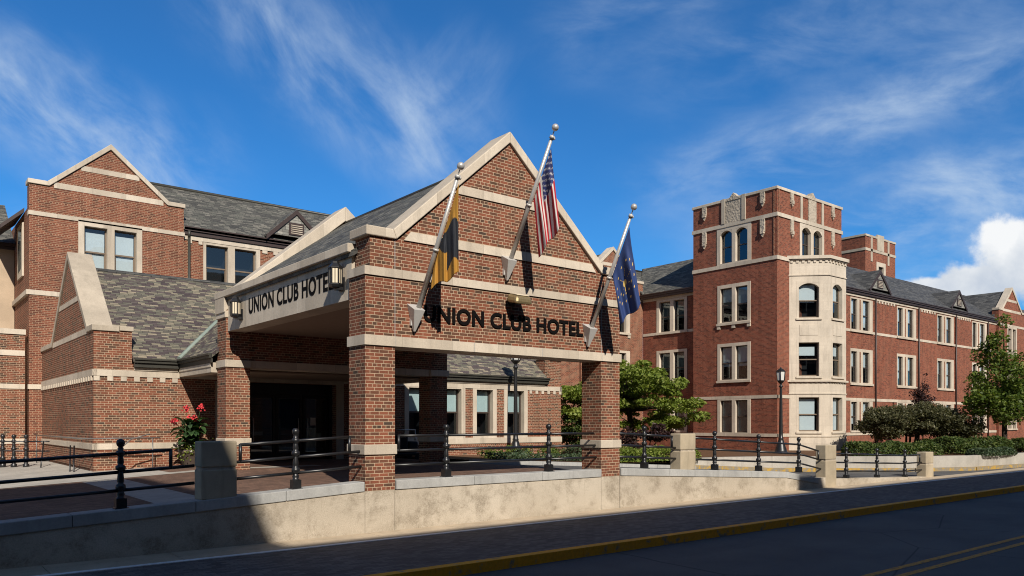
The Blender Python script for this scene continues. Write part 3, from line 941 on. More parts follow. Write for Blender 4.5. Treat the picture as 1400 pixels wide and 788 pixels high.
# side beams with moulded top
for s, x0 in ((1, 0.05), (-1, XR - .05)):
    mb = MB()
    xa, xb = (x0, x0 + .5) if s > 0 else (x0 - .5, x0)
    mb.xyz(xa, xb, .665, CY0 + .01, 4.64, 5.56)
    b = mb.build('side_beam', 'limestone', t)
    mb = MB()
    xa, xb = (x0 - .12, x0 + .45) if s > 0 else (x0 - .45, x0 + .12)
    mb.xyz(xa, xb, .60, CY1 + .06, 5.57, 5.75)
    mb.build('side_coping', 'limestone', b, .015)
    mb = MB()
    for k in (3.3, 5.6):
        mb.xyz(x0 - .003 if s > 0 else x0 - .1, x0 + .1 if s > 0 else x0 + .003, k - .005, k + .005, 4.645, 5.55)
    mb.build('joint', 'cap_stone', b)
mb = MB(); mb.xyz(.5, XR - .5, .66, CY0 + .02, 4.66, 4.72)
mb.build('ceiling', 'ceiling_plaster', t)
# rear header and rear gable
mb = MB(); mb.xyz(.655, 6.645, CY0 + .03, CY1 - .02, 3.87, 5.6)
mb.prism(front(CY1), [(.3, 5.58), (XR - .3, 5.58), (3.58, 8.36)], .0, .62)
mb.build('rear_gable_wall', 'brick_blend', t)
mb = MB(); mb.xyz(.64, 6.66, CY0 + .01, CY1 - .01, 3.66, 3.872)
mb.build('lintel', 'limestone', t)
mb = MB()
coping(mb, front(CY0), [(-.06, 5.58), (3.58, 8.66), (XR + .06, 5.58)], .33, -.72, .02)
for q in (1.1, 2.35):
    pass
mb.build('rear_coping', 'limestone', t, .02)
mb = MB()
rz = 8.16
mb.slab([(.0, .5, 5.60), (.0, CY0 + .1, 5.60), (3.58, CY0 + .1, rz), (3.58, .5, rz)], (0, 0, -.12))
mb.slab([(XR, .5, 5.60), (XR, CY0 + .1, 5.60), (3.58, CY0 + .1, rz), (3.58, .5, rz)], (0, 0, -.12))
mb.build('roof', 'slate_grey', t)
mb = MB(); mb.tube((3.58, .6, rz + .0), (3.58, CY0, rz + .0), .05); mb.build('ridge_cap', 'gutter_olive', t)
lettering(W, 'UNION CLUB HOTEL', 1.33, 5.86, 4.225, 4.57, .008, .022, 'lettering', 'letter_black', t)
SB = Fr((.05, 0, 0), (0, -1, 0), (-1, 0, 0))
lettering(SB, 'UNION CLUB HOTEL', -6.30, -1.47, 4.94, 5.35, .002, .006, 'lettering', 'letter_black', t)

# wall lanterns on the side beam
def wall_lantern(y, label):
    t = thing('wall_lantern', label, 'lantern', (.05, y, 5.15), 'lanterns on the canopy side beam')
    x, z = -.11, 4.96
    def hexring(r, zz):
        return [(x + r * math.cos(k * math.pi / 3 + .26), y + r * math.sin(k * math.pi / 3 + .26), zz) for k in range(6)]
    mb = MB(); mb.lathe((x, y, z), [(.06, -.07), (.12, -.05), (.14, 0), (.14, .03)], 6, False); mb.xyz(x, .06, y - .08, y + .08, z - .10, z - .04); mb.xyz(.02, .055, y - .11, y + .11, z - .12, z + .16)
    mb.build('bracket', 'black_iron', t)
    mb = MB(); mb.lathe((x, y, z), [(.125, .03), (.125, .34)], 6, False); mb.build('glass', 'lantern_glass', t)
    mb = MB(); mb.lathe((x, y, z), [(.15, .34), (.15, .36), (.09, .43), (.08, .44), (.08, .475), (.02, .48)], 6, False); mb.build('hood', 'black_iron', t)
    mb = MB()
    for k in range(6):
        an = 2 * math.pi * (k + .5) / 6
        px_, py_ = x + .133 * math.cos(an), y + .133 * math.sin(an)
        mb.xyz(px_ - .012, px_ + .012, py_ - .012, py_ + .012, z + .03, z + .345)
        an += math.pi / 6
        px_, py_ = x + .117 * math.cos(an), y + .117 * math.sin(an)
        mb.xyz(px_ - .006, px_ + .006, py_ - .006, py_ + .006, z + .03, z + .345)
    mb.build('cage', 'black_iron', t)
wall_lantern(1.06, 'black caged lantern at the right end of the side lettering, beside the front corner')
wall_lantern(6.82, 'black caged lantern at the left end of the side lettering, by the rear column')

# floodlight on the gable
t = thing('floodlight', 'small brass coloured floodlight on the brick gable above the lettering', 'floodlight', (3.6, 0, 4.9))
mb = MB()
P = []
for (u, n_, z) in ((-.25, .10, 4.82), (.25, .10, 4.82), (.25, .46, 4.74), (-.25, .46, 4.74), (-.22, .12, 5.02), (.22, .12, 5.02), (.22, .44, 4.92), (-.22, .44, 4.92)):
    P.append(W.p(3.66 + u, n_, z))
mb.hexa(P)
mb.build('housing', 'brass', t, .06)
mb = MB(); mb.box(W, 3.48, 3.84, .16, .40, 4.975, 4.99)
mb.v = [q + Vector((0, 0, (-.25) * (-q.y - .28))) for q in mb.v]
mb.build('lens', 'lantern_glass', t)
mb = MB(); mb.box(W, 3.56, 3.76, -.02, .12, 4.80, 4.96); mb.build('mount', 'black_iron', t)

# ------------------------------------------------------------------ flagpoles and flags
def flagpole(x, zb, tip, label):
    t = thing('flagpole', label, 'flagpole', (x, 0, zb), 'flagpoles on the canopy front')
    mb = MB()
    F2 = west(x)
    A = [Vector((x - .13, .01, zb + .03)), Vector((x + .13, .01, zb + .03)), Vector((x + .13, -.28, zb - .12)), Vector((x - .13, -.28, zb - .12))]
    ap = [Vector((x - .02, -.05, zb - .54)), Vector((x + .02, -.05, zb - .54)), Vector((x + .02, -.09, zb - .54)), Vector((x - .02, -.09, zb - .54))]
    mb.hexa(ap + A)
    mb.box(W, x - .07, x + .07, -.01, .06, zb - .42, zb - .02)
    mb.build('bracket', 'steel_matte', t, .008)
    base = Vector((x + .05, -.16, zb - .05)); tip = Vector(tip); d = (tip - base)
    mb = MB(); mb.tube(base, base + d * .93, .052, .036, 12); mb.build('pole', 'steel', t)
    mb = MB()
    q = base + d * .93
    mb.tube(q - d * .012, q + d * .012, .055, .05, 12); mb.tube(q, tip, .012, .012, 6); mb.tube(base + d * .42 - d * .008, base + d * .42 + d * .008, .062, .062, 12)
    mb.ball(q + Vector((.05, 0, -.02)), .035, 8, 6)
    mb.build('fitting', 'steel_matte', t)
    mb = MB(); mb.ball(tip, .075, 14, 10); mb.build('finial', 'steel', t)
    return base, d
f1 = flagpole(1.07, 4.53, (1.25, -1.44, 7.03), 'left flagpole carrying the gold and black flag, its finial in front of the sloping coping')
f2 = flagpole(3.47, 5.84, (3.60, -1.52, 8.30), 'middle flagpole under the gable peak carrying the striped flag')
f3 = flagpole(5.98, 4.52, (6.09, -1.45, 7.09), 'right flagpole carrying the blue flag with a torch')

def flag(label, cat, h0, h1, lens, pattern, mats, nx=72, ny=60, drift=(0, 0), folds=2.5, amp=.10, wide=.5, thick=None, seed=0):
    """cloth hung from the pole: rows run down the fly (s), columns across the gathered hoist (h)"""
    mb = MB()
    h0 = Vector(h0); h1 = Vector(h1)
    P = []
    for j in range(ny + 1):
        s = j / ny
        row = []
        for i in range(nx + 1):
            h = i / nx
            top = h0.lerp(h1, h)
            L = lens[0] + (lens[1] - lens[0]) * h
            q = top + Vector((0, 0, -L * s))
            open_ = min(1.0, s * 2.2)
            wob = math.sin(h * folds * 2 * math.pi + 1.3 * s + seed) * amp * open_ + .35 * amp * math.sin(h * folds * 4.6 * math.pi + 3 * s + 2 * seed) * open_
            q += Vector((drift[0] * s + wide * (.85 - h) * open_ * s, drift[1] * s, 0))
            q += Vector((.55, .85, 0)) * wob
            q.z += .04 * math.sin(3 * math.pi * h + seed) * s
            row.append(q)
        P.append(row)
    mb.v = [q for r in P for q in r]
    for j in range(ny):
        for i in range(nx):
            a = j * (nx + 1) + i
            mb.f.append((a, a + 1, a + nx + 2, a + nx + 1)); mb.sm.append(True)
            mb.mi.append(pattern((i + .5) / nx, (j + .5) / ny))
    o = mb.build('flag', mats)
    md = o.modifiers.new('solid', 'SOLIDIFY'); md.thickness = .006
    return tag(o, label, cat, 'flags on the canopy front')
def usa(h, s):
    if h < 7 / 13 and s < .40:
        gx, gy = s / .40 * 11, h / (7 / 13) * 9
        ci, cj = int(gx), int(gy)
        if (ci + cj) % 2 == 0 and 0 < 1 and math.hypot((gx - ci - .5), (gy - cj - .5)) < .30:
            return 1
        return 2
    return int(h * 13) % 2
def on_pole(f, k, off=.05):
    return f[0] + f[1] * k + Vector((.05, -.03, 0))
flag('red and white striped flag with a starred navy canton hanging from the middle pole', 'flag', on_pole(f2, .85), on_pole(f2, .46), (1.65, 1.20), usa, ['flag_red', 'flag_white', 'flag_navy'], 78, 66,
     drift=(.12, -.06), folds=1.6, amp=.085, wide=.08, seed=2.6)
def star(h, s, ch, cs, r):
    x, y = h - ch, (s - cs) * 1.5
    d = math.hypot(x, y); a = math.atan2(y, x)
    return d < r * (.55 + .45 * abs(math.cos(2.5 * a + .4)) ** 2)
def indiana(h, s):
    x, y = h - .5, (s - .50) * 1.5
    d = math.hypot(x, y)
    if d < .075 or (abs(x) < .018 and -.05 < y < .20): return 1
    if .12 < d < .30 and min(abs(math.sin(math.atan2(y, x) * 3.5)), 1) < .06 and y < .1: return 1
    for k in range(13):
        a = 2 * math.pi * k / 13
        if star(h, s, .5 + .42 * math.cos(a), .50 + .42 / 1.5 * math.sin(a), .030): return 1
    for k in range(5):
        a = math.pi * (.15 + .7 * k / 4)
        if star(h, s, .5 + .24 * math.cos(a), .50 + .24 / 1.5 * math.sin(a), .028): return 1
    return 0
flag('plain blue flag with a gold torch and ring of stars hanging from the right pole', 'flag', on_pole(f3, .84), on_pole(f3, .44), (1.78, 1.12), indiana, ['flag_blue', 'flag_emblem'], 96, 84,
     drift=(.24, -.02), folds=1.3, amp=.085, wide=.14, seed=2.2)
def boiler(h, s):
    drop = h * 1.45 + s * (1.72 - 1.37 * h) + .10 * math.sin(9 * h)
    if .72 < drop < 1.12: return 1
    if h < .42 and 1.12 <= drop < 1.50: return 1
    return 0
flag('limp gold and black flag wrapped along the left pole', 'flag', on_pole(f1, .88), on_pole(f1, .28), (1.72, .38), boiler, ['flag_gold', 'flag_black'], 60, 60,
     drift=(-.05, .0), folds=2.6, amp=.050, wide=.06, seed=1.1)

# ------------------------------------------------------------------ one-storey entrance wing (plane y = 11.6)
WY = 11.6; WXL = -2.53; WXR = 15.82
G = 20.8
FW = front(WY)
wing = thing('entrance_wing', 'one-storey brick wing with steep slate roof and stone copings behind the canopy', 'building', (WXL, WY, .6))
ops = []
gl = []
for k in range(-1, 4):
    a = 9.72 + 1.57 * (k - 0)
    if a < 13.5: gl.append((a, a + .80))
gl = [(8.08, 8.90), (9.66, 10.48), (11.23, 12.05), (12.82, 13.70)]
for i, (a, b) in enumerate(gl):
    wo = window(wing, ops, FW, (a - .19, b + .19, 1.54, 3.51), [(a, b)], (1.64, 3.47), blinds=[(.50, 1.0)], blind_mat='blind_teal', sill=0, proud=.025, rec=.2, sash_mat='sash_dark', mid=.5)
ops.append((1.2, 5.12, -.5, 3.47))     # entrance opening
mb = MB()
mb.wall(FW, WXL, WXR, -.2, 3.90, ops, .3)
FL = west(WXL)
mb.wall(FL, WY, G, -.2, 4.9, [], .2)
mb.wall(east(WXR), WY, G, -.2, 4.9, [], .2)
mb.box(FW, WXL + .003, -1.5, -.60, .0, 3.90, 4.86)
mb.box(FW, 14.88, WXR - .003, -.60, .0, 3.90, 4.86)
for xx, n0, n1 in ((WXL, -.6, -.003), (WXR, -.6, -.003)):
    F_ = FL if xx == WXL else east(WXR)
    mb.prism(F_, [(12.3, 4.6), (18.5, 4.6), (18.5, 4.86), (15.4, 7.45), (12.3, 4.86)], -.58, -.003)
mb.build('wall', 'brick_blend', wing)
# stone bands with toothed underside
mb = MB()
mb.box(FW, WXL - .03, 1.18, -.1, .03, 3.51, 3.70); mb.box(FW, 5.14, WXR + .03, -.1, .03, 3.51, 3.70)
mb.box(FL, WY - .03, G, -.1, .032, 3.51, 3.70); mb.box(east(WXR), WY - .03, G, -.1, .032, 3.51, 3.70)
dentils(mb, FW, WXL, -.2, 3.37, 3.508, -.05, .028, .16, .20)
dentils(mb, FW, 14.0, WXR, 3.37, 3.508, -.05, .028, .16, .20)
dentils(mb, FL, WY + .1, G - .1, 3.37, 3.508, -.05, .055, .16, .20)
mb.box(FW, -1.45, -.2, -.05, .06, 3.702, 3.80); mb.box(FW, 7.8, 14.85, -.05, .06, 3.702, 3.80)
mb.build('cornice_band', 'limestone', wing, .008)
mb = MB()
mb.box(FW, WXL - .03, 1.15, -.1, .03, 1.36, 1.54); mb.box(FL, WY - .03, G, -.1, .032, 1.36, 1.54)
mb.box(FW, 7.70, WXR + .03, -.1, .035, 1.31, 1.54); mb.box(east(WXR), WY - .03, G, -.1, .032, 1.31, 1.54)
mb.box(FL, 12.46, 18.4, -.1, .012, 4.80, 4.98); mb.box(FL, 13.62, 17.18, -.1, .012, 5.95, 6.12)
mb.build('sill_band', 'limestone', wing, .008)
for F_, nm in ((FL, 0), (east(WXR), 1)):
    mb = MB()
    coping(mb, F_, [(WY - .05, 5.0), (12.30, 5.0), (15.4, 7.74), (18.5, 5.0), (G - .02, 5.0)], .17, -.68, .05)
    if nm == 0: mb.box(FW, WXL + .69, -1.46, -.62, .05, 4.86, 4.998)
    else: mb.box(FW, 14.84, WXR - .69, -.62, .05, 4.86, 4.998)
    mb.build('gable_coping', 'limestone_grey', wing, .012)
mb = MB()
ez, ey, ry_, rzz = 4.08, 11.44, 15.4, 7.24
mb.slab([(-1.49, ey, ez), (-.2, ey, ez), (3.5, ey + 3.9, ez + 3.112), (3.5, ry_, rzz), (-1.86, ry_, rzz), (-1.86, ey + .6, ez + .479), (-1.49, ey + .6, ez + .479)], (0, 0, -.14))
mb.slab([(3.5, ey, ez), (14.87, ey, ez), (14.87, ey + .6, ez + .479), (15.15, ey + .6, ez + .479), (15.15, ry_, rzz), (3.5, ry_, rzz)], (0, 0, -.14))
mb.slab([(-1.86, 19.5, ez), (15.15, 19.5, ez), (15.15, ry_, rzz), (-1.86, ry_, rzz)], (0, 0, -.14))
mb.build('roof', 'slate_blend', wing)
mb = MB()
mb.slab([(-.2, 8.4, ez), (-.2, ey, ez), (3.5, ey + 3.9, ez + 3.112), (3.5, 8.4, ez + 3.09)], (0, 0, -.12))
mb.slab([(7.4, 8.4, ez), (7.4, ey, ez), (3.5, ey + 3.9, ez + 3.112), (3.5, 8.4, ez + 3.09)], (0, 0, -.12))
mb.build('passage_roof', 'slate_blend', wing)
mb = MB(); mb.tube((-.2, ey, ez + .02), (3.5, ey + 3.9, ez + 3.11), .075, seg=6)
mb.build('valley_flashing', 'copper_patina', wing)
mb = MB(); mb.tube((-1.9, ry_, rzz + .01), (15.2, ry_, rzz + .01), .07, seg=6); mb.build('ridge_cap', 'slate_dark', wing)
def gutter(mb, p0, p1, out, z0, z1):
    """moulded gutter from p0 to p1 (xy), out = outward unit xy"""
    ox, oy = out
    for a, b, zz0, zz1 in ((-.02, .02, z0 - .02, z0 + (z1 - z0) * .45), (-.02, .08, z0 + (z1 - z0) * .45, z1 - .05), (-.02, .12, z1 - .05, z1)):
        mb.hexa([(p0[0] + ox * a, p0[1] + oy * a, zz0), (p1[0] + ox * a, p1[1] + oy * a, zz0), (p1[0] + ox * b, p1[1] + oy * b, zz0), (p0[0] + ox * b, p0[1] + oy * b, zz0),
                 (p0[0] + ox * a, p0[1] + oy * a, zz1), (p1[0] + ox * a, p1[1] + oy * a, zz1), (p1[0] + ox * b, p1[1] + oy * b, zz1), (p0[0] + ox * b, p0[1] + oy * b, zz1)])
mb = MB()
gutter(mb, (-1.47, ey + .02), (-.12, ey + .02), (0, -1), 3.82, 4.06); mb.xyz(-1.47, -.2, ey + .04, WY - .01, 3.83, 3.9)
gutter(mb, (7.6, ey + .02), (14.98, ey + .02), (0, -1), 3.82, 4.06); mb.xyz(7.6, 14.85, ey + .04, WY - .01, 3.83, 3.9)
gutter(mb, (-.18, 8.45), (-.18, ey - .0), (-1, 0), 3.84, 4.07)
gutter(mb, (7.38, 8.45), (7.38, ey - .0), (1, 0), 3.84, 4.07)
mb.build('gutter', 'gutter_olive', wing)
mb = MB()
mb.xyz(-.16, .22, 8.60, WY - .04, 3.55, 3.83); mb.xyz(-.18, -.12, 8.60, WY - .04, 3.70, 3.82)
mb.xyz(6.98, 7.36, 8.66, WY - .04, 3.55, 3.83)
mb.build('passage_beam', 'limestone', wing, .008)
mb = MB(); mb.xyz(.2, 7.0, 8.55, WY + 1.4, 3.60, 3.64); mb.build('passage_ceiling', 'ceiling_plaster', wing)
mb = MB(); mb.box(FW, 1.0, 5.40, .002, .034, 3.47, 3.70); mb.box(FW, 5.12, 5.40, .0, .03, .5, 3.47); mb.box(FW, .95, 1.2, 0, .03, .5, 3.47); mb.build('door_surround', 'limestone_grey', wing)
# vestibule doors
mb = MB(); mb.xyz(1.0, 5.3, 13.3, 13.4, .4, 3.6); mb.xyz(1.1, 1.2, 11.7, 13.3, .4, 3.6); mb.xyz(5.12, 5.2, 11.9, 13.3, .4, 3.6); mb.build('vestibule', 'room', wing)
FD = front(12.2)
for k in range(4):
    a = 1.24 + k * .965
    mb = MB(); mb.box(FD, a, a + .09, -.05, .05, .87, 3.1); mb.box(FD, a + .85, a + .94, -.05, .05, .87, 3.1); mb.box(FD, a + .09, a + .85, -.05, .05, .87, 1.12); mb.box(FD, a + .09, a + .85, -.05, .05, 2.98, 3.1)
    d = mb.build('door', 'door_dark', wing)
    mb = MB(); mb.box(FD, a + .09, a + .85, -.008, .008, 1.12, 2.98); mb.build('pane', 'window_glass', d)
    mb = MB(); mb.tube(FD.p(a + (.78 if k % 2 == 0 else .16), .09, 1.5), FD.p(a + (.78 if k % 2 == 0 else .16), .09, 2.3), .018); mb.build('handle', 'steel_matte', d)
mb = MB(); mb.box(FD, 1.2, 5.12, -.04, .04, 3.11, 3.46); mb.build('transom', 'door_dark', wing)
mb = MB(); mb.box(FD, 4.42, 4.62, .010, .016, 2.05, 2.32); mb.build('notice', 'pale_paper', wing)

# ------------------------------------------------------------------ main hotel block (plane y = 20.8)
hotel = thing('hotel_building', 'three-storey brick main block with coped gables and slate roof behind the canopy', 'building', (-2.95, G, .4))
FG = front(G)
GX0, GX1 = -2.95, 2.66
RX0, RX1 = 25.92, 31.54
ops = []
Z3 = (9.94, 7.95); Z2 = (6.62, 4.62)
for cx_, nm in ((-.145, 'gable'), (28.73, 'gable')):
    for k, (st, sb, gt, gb) in enumerate(((10.08, 7.78, 9.88, 7.92), (6.75, 4.45, 6.6, 4.62))):
        if cx_ < 0:
            window(hotel, ops, FG, (cx_ - 1.16, cx_ + 1.16, sb, st), [(cx_ - .95, cx_ - .13), (cx_ + .13, cx_ + .95)], (gb, gt), blinds=[(.0, .90)], proud=.03, corbels=k == 0)
        else:
            window(hotel, ops, FG, (cx_ - 1.42, cx_ + 1.55, sb, st), [(cx_ - 1.2, cx_ - .42), (cx_ + .55, cx_ + 1.2)], (gb, gt), proud=.03, corbels=True, sash_mat='sash_dark')
for x0 in (3.50, 9.65, 15.8, 21.0):
    for k, (st, sb, gt, gb) in enumerate(((10.04, 7.78, 9.84, 7.92), (6.75, 4.45, 6.6, 4.62))):
        window(hotel, ops, front(G + .15), (x0, x0 + 2.50, sb, st if k else 9.93), [(x0 + .12, x0 + 1.06), (x0 + 1.36, x0 + 2.32)], (gb, gt), proud=.03, sash_mat='sash_tan', blinds=[(.0, .0)] if k else (), blind_side=.5)
gops = [o_ for o_ in ops if o_[0] < 2 or o_[0] > 25]
mops = [o_ for o_ in ops if 2 < o_[0] < 25]
mb = MB()
mb.wall(FG, GX0, GX1, -.3, 11.17, [o_ for o_ in gops if o_[0] < 2], .3)
mb.wall(FG, RX0, RX1, -.3, 11.17, [o_ for o_ in gops if o_[0] > 2], .3)
mb.wall(front(G + .15), GX1, RX0, -.3, 10.3, mops, .3)
for a, b in ((GX0, GX1), (RX0, RX1)):
    c = (a + b) / 2
    mb.prism(FG, [(a + .62, 11.15), (b - .62, 11.15), (c, 13.0)], -.5, -.003)
    (mb.face([FG.p(a, 0, -.3), FG.p(a, -9, -.3), FG.p(a, -9, 10.35), FG.p(a, 0, 10.35)]), mb.face([FG.p(a, 0, 10.35), FG.p(a, -.5, 10.35), FG.p(a, -.5, 11.17), FG.p(a, 0, 11.17)])) if a < 0 else mb.face([FG.p(a, 0, -.3), FG.p(a, -.5, -.3), FG.p(a, -.5, 11.17), FG.p(a, 0, 11.17)])
    mb.face([FG.p(b, 0, 9.5), FG.p(b, -.5, 9.5), FG.p(b, -.5, 11.17), FG.p(b, 0, 11.17)])
    mb.face([FG.p(b, 0, -.3), FG.p(b, -.16, -.3), FG.p(b, -.16, 9.5), FG.p(b, 0, 9.5)])
    mb.face([FG.p(a, -.5, 9.5), FG.p(b, -.5, 9.5), FG.p(b, -.5, 11.17), FG.p(a, -.5, 11.17)])
mb.build('wall', 'brick_old', hotel)
mb = MB()
for a, b in ((GX0, GX1), (RX0, RX1)):
    c = (a + b) / 2
    mb.box(FG, a - .03, b + .03, -.3, .03, 10.02, 10.18)
    mb.box(FG, a + .82, b - .82, -.3, .012, 11.17, 11.39); mb.box(FG, a + 1.75, b - 1.75, -.3, .012, 12.02, 12.22)
    mb.box(FG, a - .03, b + .03, -.3, .03, 3.42, 3.60); mb.box(FG, a - .03, a + 2.9 - 1.25, -.2, .03, 7.0, 7.18) if a < 0 else None
mb.box(front(G + .15), GX1, RX0, -.1, .05, 9.94, 10.14)
mb.box(front(G + .15), GX1, RX0, -.1, .03, 7.78, 7.94)
for x0 in (GX1 + .2, 6.1, 12.3, 18.5):
    dentils(mb, front(G + .15), x0, x0 + (.6 if x0 < 5 else 3.3), 9.80, 9.938, -.05, .045, .2, .28)
mb.build('stone_band', 'limestone', hotel)
for a, b in ((GX0, GX1), (RX0, RX1)):
    c = (a + b) / 2
    mb = MB()
    coping(mb, FG, [(a - .05, 11.38), (a + .60, 11.38), (c, 13.28), (b - .60, 11.38), (b + .05, 11.38)], .17, -.56, .06)
    mb.build('gable_coping', 'limestone', hotel, .015)
# west face window of the left gable block
mb = MB(); mb.box(west(GX0), 22.2, 23.6, -.05, .06, 7.9, 10.0); mb.build('side_window_surround', 'limestone', hotel)
mb = MB(); mb.box(west(GX0), 22.5, 23.3, .03, .065, 8.1, 9.8); mb.build('side_window', 'window_glass', hotel)
mb = MB(); mb.box(west(GX0), G - .02, 26, -.05, .1, 7.0, 7.18); mb.build('side_sill', 'limestone', hotel)
ry2 = 23.9; rz2 = 12.87
mb = MB()
mb.slab([(GX1 + .01, G - .02, 10.46), (RX0 + .1, G - .02, 10.46), (RX0 + .1, ry2, rz2), (1.95, ry2, rz2)], (0, 0, -.12))
mb.slab([(1.95, 27.3, 10.42), (RX1 + 9, 27.3, 10.42), (RX1 + 9, ry2, rz2), (1.95, ry2, rz2)], (0, 0, -.12))
for a, b in ((GX0, GX1), (RX0, RX1)):
    c = (a + b) / 2
    mb.slab([(a + .3, G + .4, 10.9), (c, G + .4, 12.98), (c, 26, 12.98), (a + .3, 26, 10.9)], (0, 0, -.1))
    mb.slab([(b - .3, G + .4, 10.9), (c, G + .4, 12.98), (c, 26, 12.98), (b - .3, 26, 10.9)], (0, 0, -.1))
mb.slab([(RX1 - .3, G - .2, 10.6), (RX1 + 9, G - .2, 10.6), (RX1 + 9, ry2, rz2), (RX1 - .3, ry2, rz2)], (0, 0, -.1))
mb.build('roof', 'slate_grey', hotel)
mb = MB(); mb.tube((1.95, ry2, rz2 + .02), (RX1 + 6, ry2, rz2 + .02), .08, seg=6); mb.build('ridge_cap', 'gutter_olive', hotel)
mb = MB(); gutter(mb, (GX1 + .03, G + .06), (RX0 - .03, G + .06), (0, -1), 10.16, 10.48); mb.xyz(GX1 + .03, RX0 - .03, G + .085, G + .14, 10.17, 10.24); mb.build('gutter', 'bronze_trim', hotel)
mb = MB(); mb.tube((GX1 + .22, G + .02, 3), (GX1 + .22, G + .02, 10.0), .06); mb.tube((GX1 + .22, G + .02, 10.0), (GX1 + .22, G - .0, 10.3), .06); mb.build('downspout', 'gutter_olive', hotel)
def dormer(root, cx, y, zb, hw=1.36, h=1.3, depth=2.4, slope=.7, slate='slate_grey', front_mat='slate_pale'):
    mb = MB()
    F_ = front(y)
    mb.prism(F_, [(cx - hw + .12, zb + .02), (cx + hw - .12, zb + .02), (cx, zb + h - .1)], -.1, 0)
    d = mb.build('dormer', front_mat, root)
    mb = MB()
    for s in (-1, 1):
        mb.slab([(cx + s * hw * 1.06, y - .05, zb - .04), (cx, y - .05, zb + h), (cx, y + depth, zb + h), (cx + s * hw * 1.06, y + .25, zb - .04)], (0, 0, -.09))
    mb.build('roof', slate, d)
    mb = MB(); coping(mb, F_, [(cx - hw * 1.06, zb - .06), (cx, zb + h - .02), (cx + hw * 1.06, zb - .06)], .16, .015, .07)
    mb.build('barge_board', 'bronze_trim', d)
    mb = MB(); mb.box(F_, cx - .36, cx + .36, .0, .04, zb + .10, zb + .66)
    mb.build('vent_frame', 'bronze_trim', d)
    mb = MB()
    for k in range(5):
        mb.box(F_, cx - .28, cx + .28, .042, .05, zb + .16 + k * .09, zb + .20 + k * .09)
    mb.build('louvre', 'limestone_grey', d)
dormer(hotel, 7.62, G - .1, 10.68)
dormer(hotel, 18.0, G - .1, 10.68)

# ------------------------------------------------------------------ low annex at the far left
annex = thing('annex_building', 'pale stucco block behind a low banded brick wall at the far left', 'building', (-12, G + .1, .4))
mb = MB(); mb.xyz(-30, GX0 - .12, G + .1, G + .6, -.3, 5.46); mb.build('brick_wall', 'brick_blend', annex)
mb = MB()
mb.xyz(-30, GX0 - .10, G + .05, G + .65, 5.465, 5.66); mb.xyz(-30, GX0 - .13, G + .07, G + .4, 4.66, 4.86); mb.xyz(-30, GX0 - .13, G + .07, G + .4, 3.42, 3.60)
mb.xyz(-30, GX0 - .13, G + .07, G + .4, 1.36, 1.54)
mb.build('stone_band', 'limestone', annex)
mb = MB(); mb.xyz(-24, GX0 - .01, 24.9, 32, -.3, 9.35); mb.build('stucco_wall', 'stucco', annex)
mb = MB()
mb.slab([(-24, 24.6, 9.55), (GX0 - .02, 24.6, 9.55), (GX0 - .02, 28, 11.9), (-24, 28, 11.9)], (0, 0, -.14)); mb.build('roof', 'slate_grey', annex)
mb = MB(); gutter(mb, (-24, 24.62), (GX0 - .02, 24.62), (0, -1), 9.32, 9.56); mb.build('gutter', 'bronze_trim', annex)
mb = MB()
mb.slab([(GX0 - .80, 21.9, 9.75), (GX0 - .02, 21.9, 10.5), (GX0 - .02, 24.55, 10.5), (GX0 - .80, 24.55, 9.75)], (0, 0, -.16)); mb.build('eave', 'bronze_trim', annex)

# ------------------------------------------------------------------ tower with bay
tower = thing('brick_tower', 'four-storey square brick tower with carved panels and a pale stone bay', 'tower', (30.94, 10.57, .5))
TX, TY, TXR, TYB = 30.94, 10.57, 37.84, 16.25
FT = west(TX); FF = front(TY)
ops = []
def ypair(c): return [(c - .92, c - .12), (c + .12, c + .92)]
c = 13.36
window(tower, ops, FT, (c - 1.16, c + 1.16, 11.32, 13.50), ypair(c), (11.42, 13.32), arch=.24, sill=0, sash_mat='sash_dark', proud=.03)
window(tower, ops, FT, (c - 1.12, c + 1.12, 7.80, 10.16), ypair(c), (7.98, 9.96), sash_mat='sash_dark', corbels=True, rec=.11, blinds=[(.48, .97), (.60, .97)], blind_mat='blind_mid')
window(tower, ops, FT, (c - 1.12, c + 1.12, 4.46, 6.74), ypair(c), (4.64, 6.56), sash_mat='sash_dark', rec=.11, blinds=[(.40, .97)], blind_mat='blind_mid')
window(tower, ops, FT, (c - 1.12, c + 1.12, 1.54, 3.52), ypair(c), (1.58, 3.44), sash_mat='sash_dark', sill=0, blinds=[(.0, .96)], blind_mat='blind_grey', rec=.11)
fops = []
cf = 34.5
window(tower, fops, FF, (cf - 1.30, cf + 1.30, 11.34, 13.50), [(cf - 1.08, cf - .14), (cf + .14, cf + 1.08)], (11.40, 13.32), arch=.28, sill=0, sash_mat='sash_dark', proud=.03)
mb = MB()
mb.wall(FT, TY, TYB, -.3, 15.0, ops, .3)
mb.wall(FF, TX, TXR, -.3, 15.0, fops, .3)
mb.wall(east(TXR), TY, TYB, -.3, 15.0, [], .3)
mb.wall(front(TYB), TX, TXR, -.3, 15.0, [], .3)
mb.wall(west(TX + .35), TY + .35, TYB - .35, 14, 15.0, [], .3); mb.wall(front(TY + .35), TX + .35, TXR - .35, 14, 15, [], .3)
mb.face([(TX, TY, 14.2), (TXR, TY, 14.2), (TXR, TYB, 14.2), (TX, TYB, 14.2)])
mb.build('wall', 'brick_tower', tower)
def tband(mb, z0, z1, pr=.035):
    mb.xyz(TX - pr, TXR + pr, TY - pr, TYB + pr, z0, z1)
mb = MB()
for z0, z1, pr in ((13.50, 13.71, .06), (11.13, 11.34, .05)): tband(mb, z0, z1, pr)
